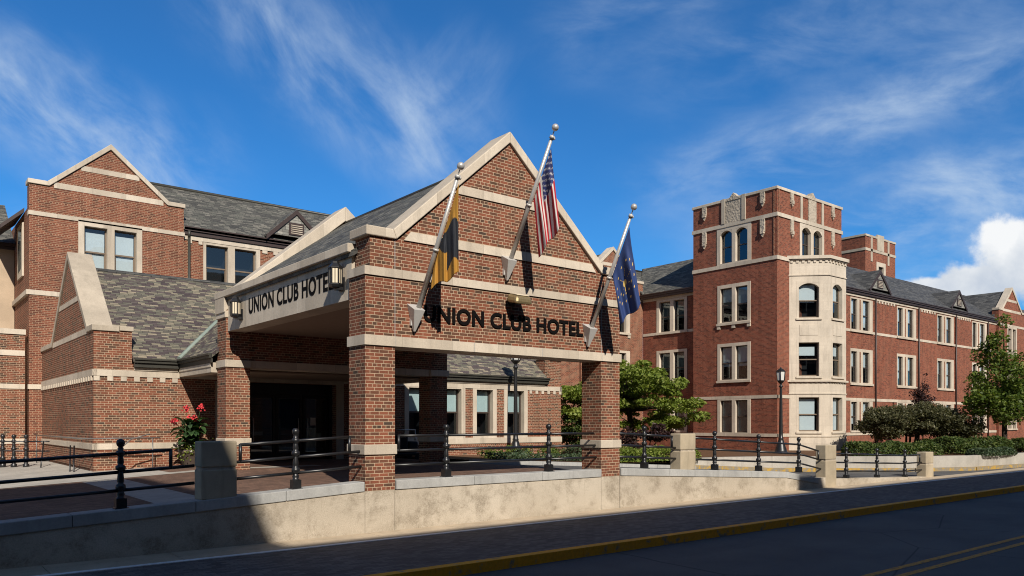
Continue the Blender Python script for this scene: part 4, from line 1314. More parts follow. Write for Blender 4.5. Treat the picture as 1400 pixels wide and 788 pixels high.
mb.box(FT, TY - .03, c - 1.13, -.1, .03, 3.50, 3.68); mb.box(FT, c + 1.13, TYB, -.1, .03, 3.50, 3.68); mb.box(FT, c - 1.13, c + 1.13, -.1, .034, 3.522, 3.68)
mb.box(FF, TX - .028, 32.2, -.1, .03, 3.50, 3.68); mb.box(FF, TX - .028, 32.1, -.1, .03, 1.36, 1.54); mb.box(FT, TY - .03, TYB, -.1, .036, 1.36, 1.538)
mb.build('stone_band', 'limestone', tower)
mb = MB()
mb.xyz(TX - .06, TXR + .06, TY - .06, TY + .36, 14.99, 15.15); mb.xyz(TX - .06, TX + .36, TY + .362, TYB + .06, 14.99, 15.15); mb.xyz(TXR - .36, TXR + .06, TY + .362, TYB + .06, 14.99, 15.15); mb.xyz(TX + .362, TXR - .362, TYB - .36, TYB + .06, 14.99, 15.15)
mb.build('parapet_coping', 'limestone', tower, .015)
def carved(F, a, b, z0, z1, n=.05, shield=True):
    mb = MB(); mb.box(F, a, b, -.02, n, z0, z1)
    if shield:
        m_ = (a + b) / 2
        mb.prism(F, [(m_ - .5, z1), (m_ - .34, z1 + .10), (m_ - .2, z1 + .22), (m_, z1 + .42), (m_ + .2, z1 + .22), (m_ + .34, z1 + .10), (m_ + .5, z1)], -.25, n + .03)
    mb.build('carved_panel', 'carved_stone', tower)
def drop(F, u, z0, z1):
    mb = MB(); mb.box(F, u - .14, u + .14, .0, .09, z0 + .22, z1); mb.box(F, u - .11, u + .11, .0, .14, z0 + .12, z0 + .32); mb.prism(F, [(u - .1, z0 + .12), (u + .1, z0 + .12), (u, z0 - .06)], .0, .1)
    mb.build('carved_drop', 'carved_stone', tower)
carved(FT, c - .56, c + .56, 13.72, 14.98); carved(FF, cf - .42, cf + .42, 13.72, 14.98)
mb = MB(); mb.box(FT, c - .80, c - .57, -.02, .09, 13.715, 15.16); mb.box(FT, c + .57, c + .80, -.02, .09, 13.715, 15.16)
for q in (cf - 1.25, cf + 1.02): mb.box(FF, q, q + .22, -.02, .05, 13.715, 14.985)
mb.build('stone_strip', 'limestone_grey', tower)
for u in (15.4, 11.45):
    drop(FT, u, 14.25, 14.98); drop(FT, u, 12.55, 13.49)
for u in (32.35, 36.75):
    drop(FF, u, 14.25, 14.98); drop(FF, u, 12.55, 13.49)
mb = MB()
mb.box(FT, TY + .14, TY + .22, -.02, .035, 11.35, 13.49); mb.box(FF, TX + .02, TX + .1, -.02, .03, 11.35, 13.49); mb.box(FT, TY + .12, TY + .22, -.02, .03, 13.715, 14.985); mb.box(FF, TX + .10, TX + .2, -.02, .03, 13.715, 14.985)
mb.build('corner_fillet', 'brick_old', tower)
# stone bay: canted left face, front, canted right face
q7 = math.sqrt(.5)
BA, BB, BC, BD = (32.15, TY), (33.65, TY - 1.5), (35.55, TY - 1.5), (37.05, TY)
FA = Fr((BA[0], BA[1], 0), (q7, -q7, 0), (-q7, -q7, 0)); LA = 1.5 / q7
FB = front(BB[1]); FC = Fr((BC[0], BC[1], 0), (q7, q7, 0), (q7, -q7, 0))
opsA, opsB, opsC = [], [], []
mbw = []
for F_, ol, u0, u1 in ((FA, opsA, LA / 2 - .55, LA / 2 + .55), (FB, opsB, 34.6 - .52, 34.6 + .52), (FC, opsC, LA / 2 - .52, LA / 2 + .52)):
    for (gb, gt, bl, ar) in ((1.66, 3.56, [(0.03, .96)], 0), (4.74, 6.62, [(.62, .88)], 0), (8.0, 9.94, [(.45, .96)], .26)):
        window(tower, ol, F_, (u0 - .12, u1 + .12, gb - .12, gt + .12), [(u0, u1)], (gb, gt), stone='limestone_ashlar', blinds=bl, arch=ar, sill=.10, proud=.006, rec=.2, blind_side=.12)
mb = MB()
mb.wall(FA, 0, LA, -.2, 11.2, opsA, .3); mb.wall(FB, BB[0], BC[0], -.2, 11.2, opsB, .3); mb.wall(FC, 0, LA, -.2, 11.2, opsC, .3)
bay = mb.build('bay', 'limestone_ashlar', tower)
def bayring(mb, z0, z1, pr, back=.12):
    P = []
    for zz in (z0, z1):
        k = pr * .4142
        P.append([(BA[0] - pr * 1.414, TY - .001, zz), (BB[0] - k, BB[1] - pr, zz), (BC[0] + k, BC[1] - pr, zz), (BD[0] + pr * 1.414, TY - .001, zz)])
    for i in range(3):
        mb.face([P[0][i], P[0][i + 1], P[1][i + 1], P[1][i]])
    mb.face(P[1]); mb.face(list(reversed(P[0])))
mb = MB(); bayring(mb, 11.26, 11.44, .16); bayring(mb, 11.2, 11.26, .09); bayring(mb, 10.34, 10.40, .05); bayring(mb, 4.42, 4.52, .12); bayring(mb, 3.74, 3.80, .04); bayring(mb, 1.36, 1.44, .05); bayring(mb, -.2, 1.30, .03)
for F_, u0, u1 in ((FA, 0, LA), (FB, BB[0], BC[0]), (FC, 0, LA)):
    dentils(mb, F_, u0 + .05, u1 - .05, 11.06, 11.2, 0, .05, .14, .17); dentils(mb, F_, u0 + .05, u1 - .05, 4.34, 4.42, 0, .04, .12, .14)
for F_, u0, u1 in ((FA, LA / 2 - .5, LA / 2 + .5), (FB, 34.1, 35.1), (FC, LA / 2 - .5, LA / 2 + .5)):
    mb.box(F_, u0, u1, 0, .02, 7.02, 7.60)
mb.build('string_course', 'limestone_ashlar', bay)

# link building between gable and tower
link = thing('link_building', 'shaded brick link with paired windows between the right gable and the tower', 'building', (31.54, 16.3, .4))
FLK = west(31.54)
ops = []
for (sb, st, gb, gt) in ((7.76, 9.98, 7.92, 9.84), (4.46, 6.74, 4.62, 6.58), (1.54, 3.5, 1.60, 3.44)):
    window(link, ops, FLK, (17.18, 19.62, sb, st), [(17.40, 18.24), (18.52, 19.40)], (gb, gt), sash_mat='sash_dark', blinds=[(.42, .98)], blind_mat='blind_grey')
mb = MB(); mb.wall(FLK, 16.0, G - .004, -.3, 10.25, ops, .3); mb.build('wall', 'brick_tower', link)
mb = MB(); mb.box(FLK, 16.3, G - .04, -.1, .05, 9.99, 10.16); mb.box(FLK, 16.3, 17.17, -.1, .03, 7.76, 7.93); mb.box(FLK, 19.63, G - .04, -.1, .03, 7.76, 7.93); mb.box(FLK, 16.3, G - .04, -.1, .03, 1.36, 1.53)
mb.build('stone_band', 'limestone', link)
mb = MB()
mb.slab([(31.2, 16.27, 10.42), (31.2, 21.0, 10.42), (35.07, 23.9, 13.13), (35.07, 16.27, 13.13)], (0, 0, -.12)); mb.slab([(38.9, 16.27, 10.42), (38.9, 24.0, 10.42), (35.07, 24.0, 13.13), (35.07, 16.27, 13.13)], (0, 0, -.12))
mb.build('roof', 'slate_grey', link)
mb = MB(); gutter(mb, (31.24, 16.3), (31.24, G - .1), (-1, 0), 10.16, 10.44); mb.xyz(31.25, 31.53, 16.3, G - .1, 10.17, 10.22); mb.build('gutter', 'bronze_trim', link)
mb = MB(); mb.tube((31.42, 16.55, .5), (31.42, 16.55, 10.1), .06); mb.build('downspout', 'gutter_olive', link)

# ------------------------------------------------------------------ long right wing
RW = 10.75
rw = thing('residence_wing', 'long three-storey brick wing with paired windows and dormers, right of the tower', 'building', (37.9, RW, .5))
FR_ = front(RW)
ops = []
for i in range(4):
    x0 = 39.22 + 6.15 * i
    gls = [(x0 + .10, x0 + .84), (x0 + 1.55, x0 + 2.40)]
    strip = [(x0 + 1.12, x0 + 1.28)]
    for f, (sb, st, gb, gt) in enumerate(((7.78, 9.93, 7.95, 9.84), (4.48, 6.76, 4.64, 6.58), (1.54, 3.5, 1.62, 3.44))):
        window(rw, ops, FR_, (x0, x0 + 2.82, sb, st), gls, (gb, gt), sash_mat='sash_dark', blinds=[(.5, 1.0), (.12, 1.0)] if (i + f) % 3 == 0 else [(.5, .96), (.5, 1.0)] if (i + f) % 3 == 1 else [(.25, 1.0), (.55, .97)], brick_strip=strip, sill=.12, rec=.08, proud=.022, blind_side=.16)
gxa, gxb = 62.45, 68.05
gops = []
for f, (sb, st, gb, gt) in enumerate(((7.74, 10.0, 7.92, 9.86), (4.48, 6.76, 4.62, 6.6), (1.54, 3.5, 1.62, 3.44))):
    window(rw, gops, front(RW - .2), (64.2, 66.3, sb, st), [(64.4, 65.1), (65.4, 66.1)], (gb, gt), sash_mat='sash_dark', corbels=f == 0)
for i in range(2):
    x0 = 69.5 + 6.15 * i
    for f, (sb, st, gb, gt) in enumerate(((7.78, 9.93, 7.95, 9.84), (4.48, 6.76, 4.64, 6.58))):
        window(rw, ops, FR_, (x0, x0 + 2.82, sb, st), [(x0 + .10, x0 + .84), (x0 + 1.55, x0 + 2.40)], (gb, gt), sash_mat='sash_dark')
mb = MB()
mb.wall(FR_, TXR, 84, -.3, 10.25, ops, .3)
mb.wall(front(RW - .2), gxa, gxb, -.3, 11.2, gops, .3)
mb.prism(front(RW - .2), [(gxa + .6, 11.18), (gxb - .6, 11.18), ((gxa + gxb) / 2, 13.02)], -.4, -.004)
mb.face([(gxa, RW - .2, -.3), (gxa, RW + .3, -.3), (gxa, RW + .3, 11.2), (gxa, RW - .2, 11.2)]); mb.face([(gxb, RW - .2, -.3), (gxb, RW + .3, -.3), (gxb, RW + .3, 11.2), (gxb, RW - .2, 11.2)])
mb.build('wall', 'brick_tower', rw)
mb = MB()
mb.box(FR_, TXR + .05, gxa - .01, -.1, .05, 10.0, 10.18); mb.box(FR_, gxb + .01, 84, -.1, .05, 10.0, 10.18)
mb.box(FR_, TXR + .05, 84, -.1, .032, 3.503, 3.68); mb.box(FR_, TXR + .05, 84, -.1, .034, 1.36, 1.535)
xs_ = [TXR + .1] + [v for i in range(4) for v in (39.20 + 6.15 * i, 42.06 + 6.15 * i)] + [gxa]
for a, b in zip(xs_[0::2], xs_[1::2]):
    mb.box(FR_, a, b, -.1, .03, 7.78, 7.94)
    if b - a > 2: dentils(mb, FR_, a + .35, b - .3, 9.85, 9.998, -.05, .045, .17, .22)
Fg = front(RW - .2)
mb.box(Fg, gxa - .02, gxb + .02, -.1, .03, 10.0, 10.18); mb.box(Fg, gxa + .85, gxb - .85, -.1, .012, 11.2, 11.4); mb.box(Fg, gxa + 1.75, gxb - 1.75, -.1, .012, 12.05, 12.25)
mb.build('stone_band', 'limestone', rw)
mb = MB(); coping(mb, Fg, [(gxa - .05, 11.4), (gxa + .58, 11.4), ((gxa + gxb) / 2, 13.3), (gxb - .58, 11.4), (gxb + .05, 11.4)], .18, -.5, .06); mb.build('gable_coping', 'limestone', rw, .015)
mb = MB()
mb.slab([(TXR + .02, RW - .18, 10.44), (gxa, RW - .18, 10.44), (gxa, 14.3, 13.15), (TXR + .02, 14.3, 13.15)], (0, 0, -.12))
mb.slab([(gxb, RW - .18, 10.44), (86, RW - .18, 10.44), (86, 14.3, 13.15), (gxb, 14.3, 13.15)], (0, 0, -.12))
mb.slab([(TXR + .02, 18.2, 10.42), (86, 18.2, 10.42), (86, 14.3, 13.15), (TXR + .02, 14.3, 13.15)], (0, 0, -.12))
gm = (gxa + gxb) / 2
mb.slab([(gxa - .1, RW + .1, 10.8), (gm, RW + .1, 13.05), (gm, 16, 13.05), (gxa - .1, 16, 10.8)], (0, 0, -.1)); mb.slab([(gxb + .1, RW + .1, 10.8), (gm, RW + .1, 13.05), (gm, 16, 13.05), (gxb + .1, 16, 10.8)], (0, 0, -.1))
mb.build('roof', 'slate_dark', rw)
mb = MB(); gutter(mb, (TXR + .05, RW - .12), (gxa - .02, RW - .12), (0, -1), 10.18, 10.44); mb.xyz(TXR + .05, gxa - .02, RW - .095, RW - .005, 10.19, 10.25); gutter(mb, (gxb + .02, RW - .12), (85, RW - .12), (0, -1), 10.18, 10.44); mb.build('gutter', 'bronze_trim', rw)
for i in range(4):
    mb = MB(); mb.tube((42.36 + 6.15 * i - (.15 if i == 3 else 0), RW - .07, .5), (42.36 + 6.15 * i - (.15 if i == 3 else 0), RW - .07, 10.1), .055); mb.build('downspout', 'bronze_trim', rw)
dormer(rw, 42.95, RW - .05, 10.72, slate='slate_dark', front_mat='slate_pale')
dormer(rw, 55.2, RW - .05, 10.72, slate='slate_dark', front_mat='slate_pale')
# ------------------------------------------------------------------ far second tower
ft = thing('far_tower', 'second smaller looking brick tower rising behind the long wing roof', 'tower', (61.3, 22, .4))
fx, fy, fxr, fyb = 63.5, 22.0, 69.4, 29.5
fz = 19.45
mb = MB(); 
f_ops = []
window(ft, f_ops, front(fy), (65.6, 67.4, 13.3, 17.3), [(66.0, 67.0)], (13.5, 16.9), sash_mat='sash_dark', sill=0)
mb.wall(front(fy), fx, fxr, 8, fz, f_ops, .3); mb.wall(west(fx), fy, fyb, 8, fz, [], .3); mb.wall(east(fxr), fy, fyb, 8, fz, [], .3); mb.wall(front(fyb), fx, fxr, 8, fz, [], .3)
mb.wall(front(fy), fx, fxr, -.3, 8, [], .3)
mb.build('wall', 'brick_tower', ft)
mb = MB(); mb.xyz(fx - .06, fxr + .06, fy - .06, fyb + .06, fz, fz + .18); mb.xyz(fx - .05, fxr + .05, fy - .05, fyb + .05, 18.12, 18.36)
for q in (1.0, 4.3): mb.xyz(fx + q, fx + q + .32, fy - .05, fy + .1, 17.2, fz)
mb.xyz(fx + 2.2, fx + 3.5, fy - .07, fy + .1, 18.37, fz + .4)
mb.build('stone_band', 'limestone_grey', ft)

# ------------------------------------------------------------------ low wall round the raised bed
t = thing('planter_wall', 'low tan stone wall with a yellow painted kerb round the raised bed on the right', 'wall', (25.3, 4.2, 0))
mb = MB(); mk = MB(); mc = MB()
def subdiv(P, n=5):
    out = []
    for (a, b), (c, d) in zip(P, P[1:]):
        for k in range(n): out.append((a + (c - a) * k / n, b + (d - b) * k / n))
    return out + [P[-1]]
pl = subdiv(PW)
def bar(mb, a, b, d0, d1, z0, z1, zf0=0, zf1=0):
    a = Vector((*a, 0)); b = Vector((*b, 0)); dd = (b - a).normalized(); nn = Vector((dd.y, -dd.x, 0))
    mb.hexa([a + nn * d0 + Z * (z0 + zf0), b + nn * d0 + Z * (z0 + zf1), b + nn * d1 + Z * (z0 + zf1), a + nn * d1 + Z * (z0 + zf0),
             a + nn * d0 + Z * (z1 + zf0), b + nn * d0 + Z * (z1 + zf1), b + nn * d1 + Z * (z1 + zf1), a + nn * d1 + Z * (z1 + zf0)])
for a, b in zip(pl, pl[1:]):
    bar(mb, a, b, -.3, 0, -.3, .66)
    za, zb = drive_z(a[0]), drive_z(b[0])
    bar(mk, a, b, .02, .22, -.3, .15, za, zb)
mb.build('wall_body', 'concrete', t, .0)
mk.build('painted_kerb', 'yellow_patchy', t)

# ------------------------------------------------------------------ lamp posts
def lamp_post(x, y, zb, h, label):
    t = thing('lamp_post', label, 'street lamp', (x, y, zb), 'black lamp posts')
    mb = MB()
    mb.lathe((x, y, zb), [(.34, 0), (.34, .07), (.30, .09), (.28, .20), (.21, .40), (.15, .62), (.115, .72), (.13, .76), (.10, .80), (.095, 1.0), (.062, h - .95), (.062, h - .90), (.10, h - .87), (.10, h - .82), (.06, h - .79), (.055, h - .70)], 16)
    mb.build('pole', 'black_iron', t)
    mb = MB()
    mb.lathe((x, y, zb), [(.05, h - .72), (.14, h - .64), (.20, h - .58), (.20, h - .54)], 6, False)
    mb.lathe((x, y, zb), [(.245, h - .10), (.25, h - .07), (.13, h + .02), (.06, h + .06), (.02, h + .12)], 6, False)
    for k in range(6):
        a = 2 * math.pi * (k + .5) / 6
        mb.tube((x + .195 * math.cos(a), y + .195 * math.sin(a), zb + h - .54), (x + .235 * math.cos(a), y + .235 * math.sin(a), zb + h - .09), .018, seg=4)
    mb.build('lantern_frame', 'black_iron', t)
    mb = MB(); mb.lathe((x, y, zb), [(.175, h - .54), (.215, h - .10)], 6, False); mb.build('glass', 'lamp_glass', t)
lamp_post(12.6, 10.8, .72, 4.5, 'black lamp post seen under the canopy in front of the wing windows')
lamp_post(28.0, 8.5, .60, 4.22, 'black lamp post standing in front of the tower corner')

# ------------------------------------------------------------------ small railings at the left
def lz(x): return .60
tt = thing('ramp_railing', 'short black railing with three ornate posts by the low brick wall at the far left', 'railing', (-4.0, 17.3, .6))
for x, y in ((-4.12, 17.6), (-3.85, 17.2), (-3.55, 16.8)):
    mb = MB(); mb.lathe((x, y, .6), [(r * .9, z * .98) for r, z in POST], 10); mb.build('post', 'black_iron', tt)
for hz in (.92, .6, .28):
    mb = MB(); mb.tube((-5.5, 19.4, .6 + hz), (-3.55, 16.8, .6 + hz), .022); mb.tube((-3.55, 16.8, .6 + hz), (-2.95, 16.3, .6 + hz), .022); mb.build('rail', 'black_iron', tt)
mb = MB(); mb.tube((-3.1, 16.4, 1.52), (-3.3, 15.6, .62), .022); mb.tube((-2.85, 13.2, 1.45), (-3.0, 12.4, .6), .022); mb.tube((-2.80, 12.9, 1.45), (-2.95, 12.1, .6), .022); mb.build('stair_rail', 'black_iron', tt)
tt = thing('handrail', 'thin grey metal handrail round the corner of the left wing', 'railing', (-2.2, 10.8, .7))
mb = MB(); mb.tube((-2.95, 19.5, 1.70), (-2.95, 10.9, 1.70), .02); mb.tube((-2.95, 10.9, 1.70), (-.9, 10.9, 1.70), .02); mb.tube((-1.75, 10.6, 1.68), (-1.25, 10.6, 1.82), .018); mb.tube((-2.05, 10.6, 1.40), (-1.75, 10.6, 1.68), .018); mb.build('rail', 'rail_grey', tt)
for x, y in ((-2.95, 19.0), (-2.0, 10.9), (-1.1, 10.9)):
    mb = MB(); mb.tube((x, y, .7), (x, y, 1.70), .018); mb.build('post', 'rail_grey', tt)

# ------------------------------------------------------------------ luggage cart in the shade under the passage
tt = thing('luggage_cart', 'dark luggage cart with bright metal fittings in the shade beyond the left column', 'cart', (6.6, 9.7, .86))
mb = MB(); mb.xyz(6.1, 7.2, 9.4, 10.0, 1.02, 1.12); mb.build('platform', 'black_iron', tt, .02)
mb = MB(); mb.xyz(6.2, 6.75, 9.45, 9.95, 1.125, 1.72); mb.xyz(6.78, 7.15, 9.45, 9.95, 1.125, 1.5); mb.build('suitcase', 'flag_black', tt, .05)
mb = MB(); mb.tube((6.12, 9.7, 1.1), (6.12, 9.7, 1.9), .02); mb.tube((7.18, 9.7, 1.1), (7.18, 9.7, 1.9), .02); mb.tube((6.12, 9.7, 1.9), (7.18, 9.7, 1.9), .02); mb.tube((6.35, 9.40, 1.66), (6.62, 9.40, 1.66), .022); mb.ball((6.98, 9.38, 1.6), .05); mb.build('hoop', 'steel', tt)
for x in (6.2, 7.1):
    for y in (9.46, 9.94):
        mb = MB(); mb.tube((x, y - .02, .95), (x, y + .02, .95), .085, seg=12); mb.build('wheel', 'black_iron', tt)

# ------------------------------------------------------------------ foliage
def leaf_quad(mb, c, size, up=.4, asp=.55, rng=random):
    d = Vector((rng.gauss(0, 1), rng.gauss(0, 1), rng.gauss(0, .7))).normalized()
    nn = Vector((rng.gauss(0, 1), rng.gauss(0, 1), rng.gauss(0, 1) + up * 2)).normalized()
    s = d.cross(nn)
    if s.length < 1e-3: return
    s.normalize(); d = nn.cross(s)
    sz = size * rng.uniform(.65, 1.3)
    a, b = d * sz * .5, s * sz * .5 * asp
    i = len(mb.v)
    mb.v += [c - a, c + b - a * .05, c + a, c - b - a * .05]
    mb.f.append((i, i + 1, i + 2, i + 3)); mb.mi.append(0); mb.sm.append(False)
def clump(mb, c, r, n, size, up=.4, rng=random, asp=.6):
    for _ in range(n):
        d = Vector((rng.gauss(0, 1), rng.gauss(0, 1), rng.gauss(0, 1))).normalized() * (rng.random() ** .45)
        leaf_quad(mb, c + Vector((d.x * r[0], d.y * r[1], d.z * r[2])), size, up, asp, rng)
def tree(name, label, cat, base, height, crown, nclump, nleaf, lsize, csize, mat, trunk_r=.12, seed=1, stems=1, fork=.35, group=None, flat=.5, droop=0.0):
    """crown: list of ellipsoids (dx,dy,z, rx,ry,rz)"""
    rng = random.Random(seed)
    base = Vector(base)
    t = thing(name, label, cat, base, group)
    mb = MB(); tb = MB()
    cent = []
    vol = [e[3] * e[4] * e[5] for e in crown]
    for _ in range(nclump):
        e = rng.choices(crown, vol)[0]
        d = Vector((rng.gauss(0, 1), rng.gauss(0, 1), rng.gauss(0, 1))).normalized() * (rng.random() ** .38)
        cent.append(base + Vector((e[0] + d.x * e[3], e[1] + d.y * e[4], e[2] + d.z * e[5])))
    for c in cent:
        k = rng.uniform(.6, 1.35)
        clump(mb, c, (csize * k, csize * k, csize * k * flat), int(nleaf * k * k), lsize, .5, rng)
    # trunk and limbs
    tops = []
    for s_ in range(stems):
        off = Vector((rng.uniform(-.25, .25), rng.uniform(-.25, .25), 0)) * (stems > 1)
        lean = Vector((rng.uniform(-.5, .5), rng.uniform(-.5, .5), 0)) * (1.0 if stems > 1 else .15)
        p0 = base + off - Z * .15; p1 = base + off + lean * .5 + Z * height * fork; p2 = base + off * 2 + lean * 1.4 + Z * height * .82
        tb.tube(p0, p1, trunk_r, trunk_r * .75, 9); tb.tube(p1, p2, trunk_r * .75, trunk_r * .2, 8)
        tops += [p1, (p1 + p2) / 2, p1.lerp(p2, .25)]
    for c in cent[::2]:
        a = min(tops, key=lambda q: (q - c).length + (2 if q.z > c.z else 0))
        mid = a.lerp(c, .5) + Vector((rng.uniform(-.1, .1), rng.uniform(-.1, .1), rng.uniform(-.05, .12)))
        tb.tube(a, mid, trunk_r * .28, trunk_r * .18, 5); tb.tube(mid, c, trunk_r * .18, .008, 5)
    tb.build('trunk', 'bark', t)
    mb.build('crown', mat, t)
    return t
# bushy tree behind the right column
tree('bushy_tree', 'bushy bright green tree behind the right brick column of the canopy', 'tree', (19.8, 11.0, .62), 4.4,
     [(0, 0, 2.9, 2.7, 2.4, 1.4), (-1.2, -.3, 3.65, 1.8, 1.6, .95), (1.6, -1.0, 2.1, 1.6, 1.4, .8), (-2.6, .4, 2.6, 1.6, 1.5, 1.2), (.6, -.6, 1.5, 2.2, 1.2, .5)], 135, 185, .17, .46, 'leaf_bright', .10, 11, 4, .35, flat=.42)
tree('purple_shrub', 'dark reddish leaved shrub under the bushy green tree', 'shrub', (18.6, 9.2, .62), 1.6, [(0, 0, .95, 1.3, 1.0, .6)], 26, 120, .12, .32, 'leaf_purple', .03, 5, 4)
# right lawn tree
tree('tall_tree', 'tall green tree with a thin leader at the right edge, before the long wing', 'tree', (40.6, 2.7, .6), 7.6,
     [(0, 0, 2.6, 2.7, 2.3, 1.0), (-.5, 0, 3.9, 2.1, 1.9, 1.2), (1.9, -.8, 3.3, 2.0, 1.6, 1.3), (-.3, 0, 5.2, 1.25, 1.1, .8), (-.95, .1, 6.9, .50, .50, 1.1), (-2.0, .3, 2.7, 1.1, 1.0, .7), (-.6, 0, 6.0, .6, .5, .5)], 150, 78, .20, .46, 'leaf_green', .15, 29, 1, .3, flat=.85)
tree('broad_shrub', 'broad grey green shrub tree spreading in front of the long wing', 'tree', (36.4, 5.9, .6), 3.0,
     [(0, 0, 1.75, 3.5, 1.9, .72), (1.2, -.5, 1.95, 2.4, 1.5, .60), (-2.0, .6, 1.5, 1.6, 1.3, .75), (2.7, -1.2, 1.35, 1.7, 1.2, .75)], 260, 190, .13, .46, 'leaf_olive', .07, 31, 5, .3, flat=.6)
tree('sapling', 'thin dark purple leaved sapling against the brick of the long wing', 'tree', (43.6, 8.3, .6), 5.4,
     [(0, 0, 3.0, .75, .6, 1.0), (.35, 0, 4.2, .22, .22, .9), (-.35, 0, 3.7, .2, .2, .7), (0, 0, 1.6, .5, .5, .6)], 60, 44, .13, .22, 'leaf_purple', .04, 37, 1, .4, flat=1.2)
def hedge(name, label, pts, w_, h, z, mat='leaf_hedge', n=2600, lsize=.09, group='clipped hedges and low shrubs on the raised bed', seed=3):
    rng = random.Random(seed)
    t = thing(name, label, 'hedge', (pts[0][0], pts[0][1], z), group)
    mb = MB()
    for _ in range(n):
        k = rng.randrange(len(pts) - 1)
        a = Vector((*pts[k], z)); b = Vector((*pts[k + 1], z))
        s = rng.random(); dd = (b - a).normalized(); nn = Vector((-dd.y, dd.x, 0))
        th = rng.uniform(-.15, math.pi + .15); r = rng.uniform(.80, 1.03)
        hh = h * (1 + .10 * math.sin(s * 7 + k * 2) + .06 * math.sin(s * 19 + k))
        ez_ = max(0.03, math.sin(th)) ** .6
        endk = min(1.0, (s if k == 0 else 1) * 5 + .45, ((1 - s) if k == len(pts) - 2 else 1) * 5 + .45)
        leaf_quad(mb, a.lerp(b, s) + nn * (math.cos(th) * w_ * r * endk) + Z * (ez_ * hh * r * endk), lsize, .5, .6, rng)
    mb.build('foliage', mat, t)
    ib = MB()
    for p, q in zip(pts, pts[1:]):
        for i in range(4):
            a = Vector((*p, z)).lerp(Vector((*q, z)), i / 4 + .06); ib.tube(a - Z * .05, a + Z * h * .75, .02, .008, 5)
    ib.build('stems', 'bark', t)
    return t
hedge('hedge', 'clipped green hedge with a reddish end beside the foot of the stone bay', [(27.2, 4.6), (29.4, 3.6), (31.6, 2.6)], .8, .62, .6, n=9000, lsize=.11, seed=3)
hedge('hedge', 'darker rounded hedge under the broad grey green shrub', [(33.0, 3.0), (35.0, 2.0), (36.6, 1.5)], .9, .78, .6, n=9000, lsize=.12, seed=4)
hedge('low_shrub', 'low spreading juniper at the top of the planter wall, right of the rightmost pier', [(31.8, .95), (33.6, .8), (35.4, .8)], .5, .34, .6, 'leaf_juniper', 5200, .09, seed=5)
hedge('low_shrub', 'round green bush below the trunk of the tall tree', [(38.0, 1.2), (39.4, 1.2)], .75, .68, .6, 'leaf_hedge', 5600, .11, seed=6)
hedge('low_shrub', 'round green bush at the right edge of the picture', [(40.4, 1.3), (43.8, 1.4)], .85, .66, .6, 'leaf_hedge', 6500, .11, seed=7)
hedge('low_shrub', 'dark shaded shrub mass behind the junipers', [(36.0, 5.0), (42, 4.6)], 1.1, .60, .6, 'leaf_hedge', 7000, .13, seed=8)
hedge('ground_cover', 'strip of bright green ground cover between the right column and its nearest pier', [(14.3, 7.5), (17.2, 7.3), (19.4, 7.4)], .7, .55, .6, 'leaf_bright', 4200, .10, group='low planting behind the canopy', seed=9)
rng = random.Random(12)
for i, (x, y, h, lab) in enumerate(((10.0, 8.9, .62, 'small leafy plant in the bed below the second wing window from the left'), (11.1, 8.6, .55, 'small leafy plant between two wing windows, left of the lamp post'),
                                (11.6, 9.4, .85, 'taller sprawling plant just left of the lamp post foot'), (13.2, 9.2, .7, 'reddish stemmed plant just right of the lamp post foot'),
                                (14.3, 9.0, .75, 'leafy plant below the toothed brick pier of the wing'), (15.7, 8.8, .8, 'leafy plant at the right end of the wing'))):
    t = thing('bed_plant', lab, 'plant', (x, y, .78), 'low planting behind the canopy')
    mb = MB()
    for _ in range(9): clump(mb, Vector((x + rng.uniform(-.4, .4), y + rng.uniform(-.3, .3), .8 + h * rng.uniform(.1, .62))), (.24, .22, .15), 60, .09, .4, rng)
    mb.build('leaves', ('leaf_green', 'leaf_juniper', 'leaf_bright')[i % 3], t)
    mb = MB()
    for _ in range(7): mb.tube((x + rng.uniform(-.1, .1), y, .74), (x + rng.uniform(-.4, .4), y + rng.uniform(-.3, .3), .8 + h * .6), .012, .006, 4)
    mb.build('stems', 'bark', t)
mb = MB()
for _ in range(5200):
    x = rng.uniform(9.0, 19); leaf_quad(mb, Vector((x, rng.uniform(7.15, 8.4), .93 - .042 * (x - 7.6) + rng.uniform(-.02, .26))), .11, .6, .5, rng)
o = mb.build('creeping_cover', 'leaf_juniper'); tag(o, 'low grey green ground cover edging the bed behind the canopy kerb', 'ground cover', None, 'stuff')
tree('evergreen_shrub', 'dark upright evergreen shrub beside the right end of the wing', 'shrub', (17.6, 12.4, .6), 3.4, [(0, 0, 1.7, 1.0, 1.0, 1.6)], 50, 130, .13, .42, 'leaf_hedge', .06, 41, 2)

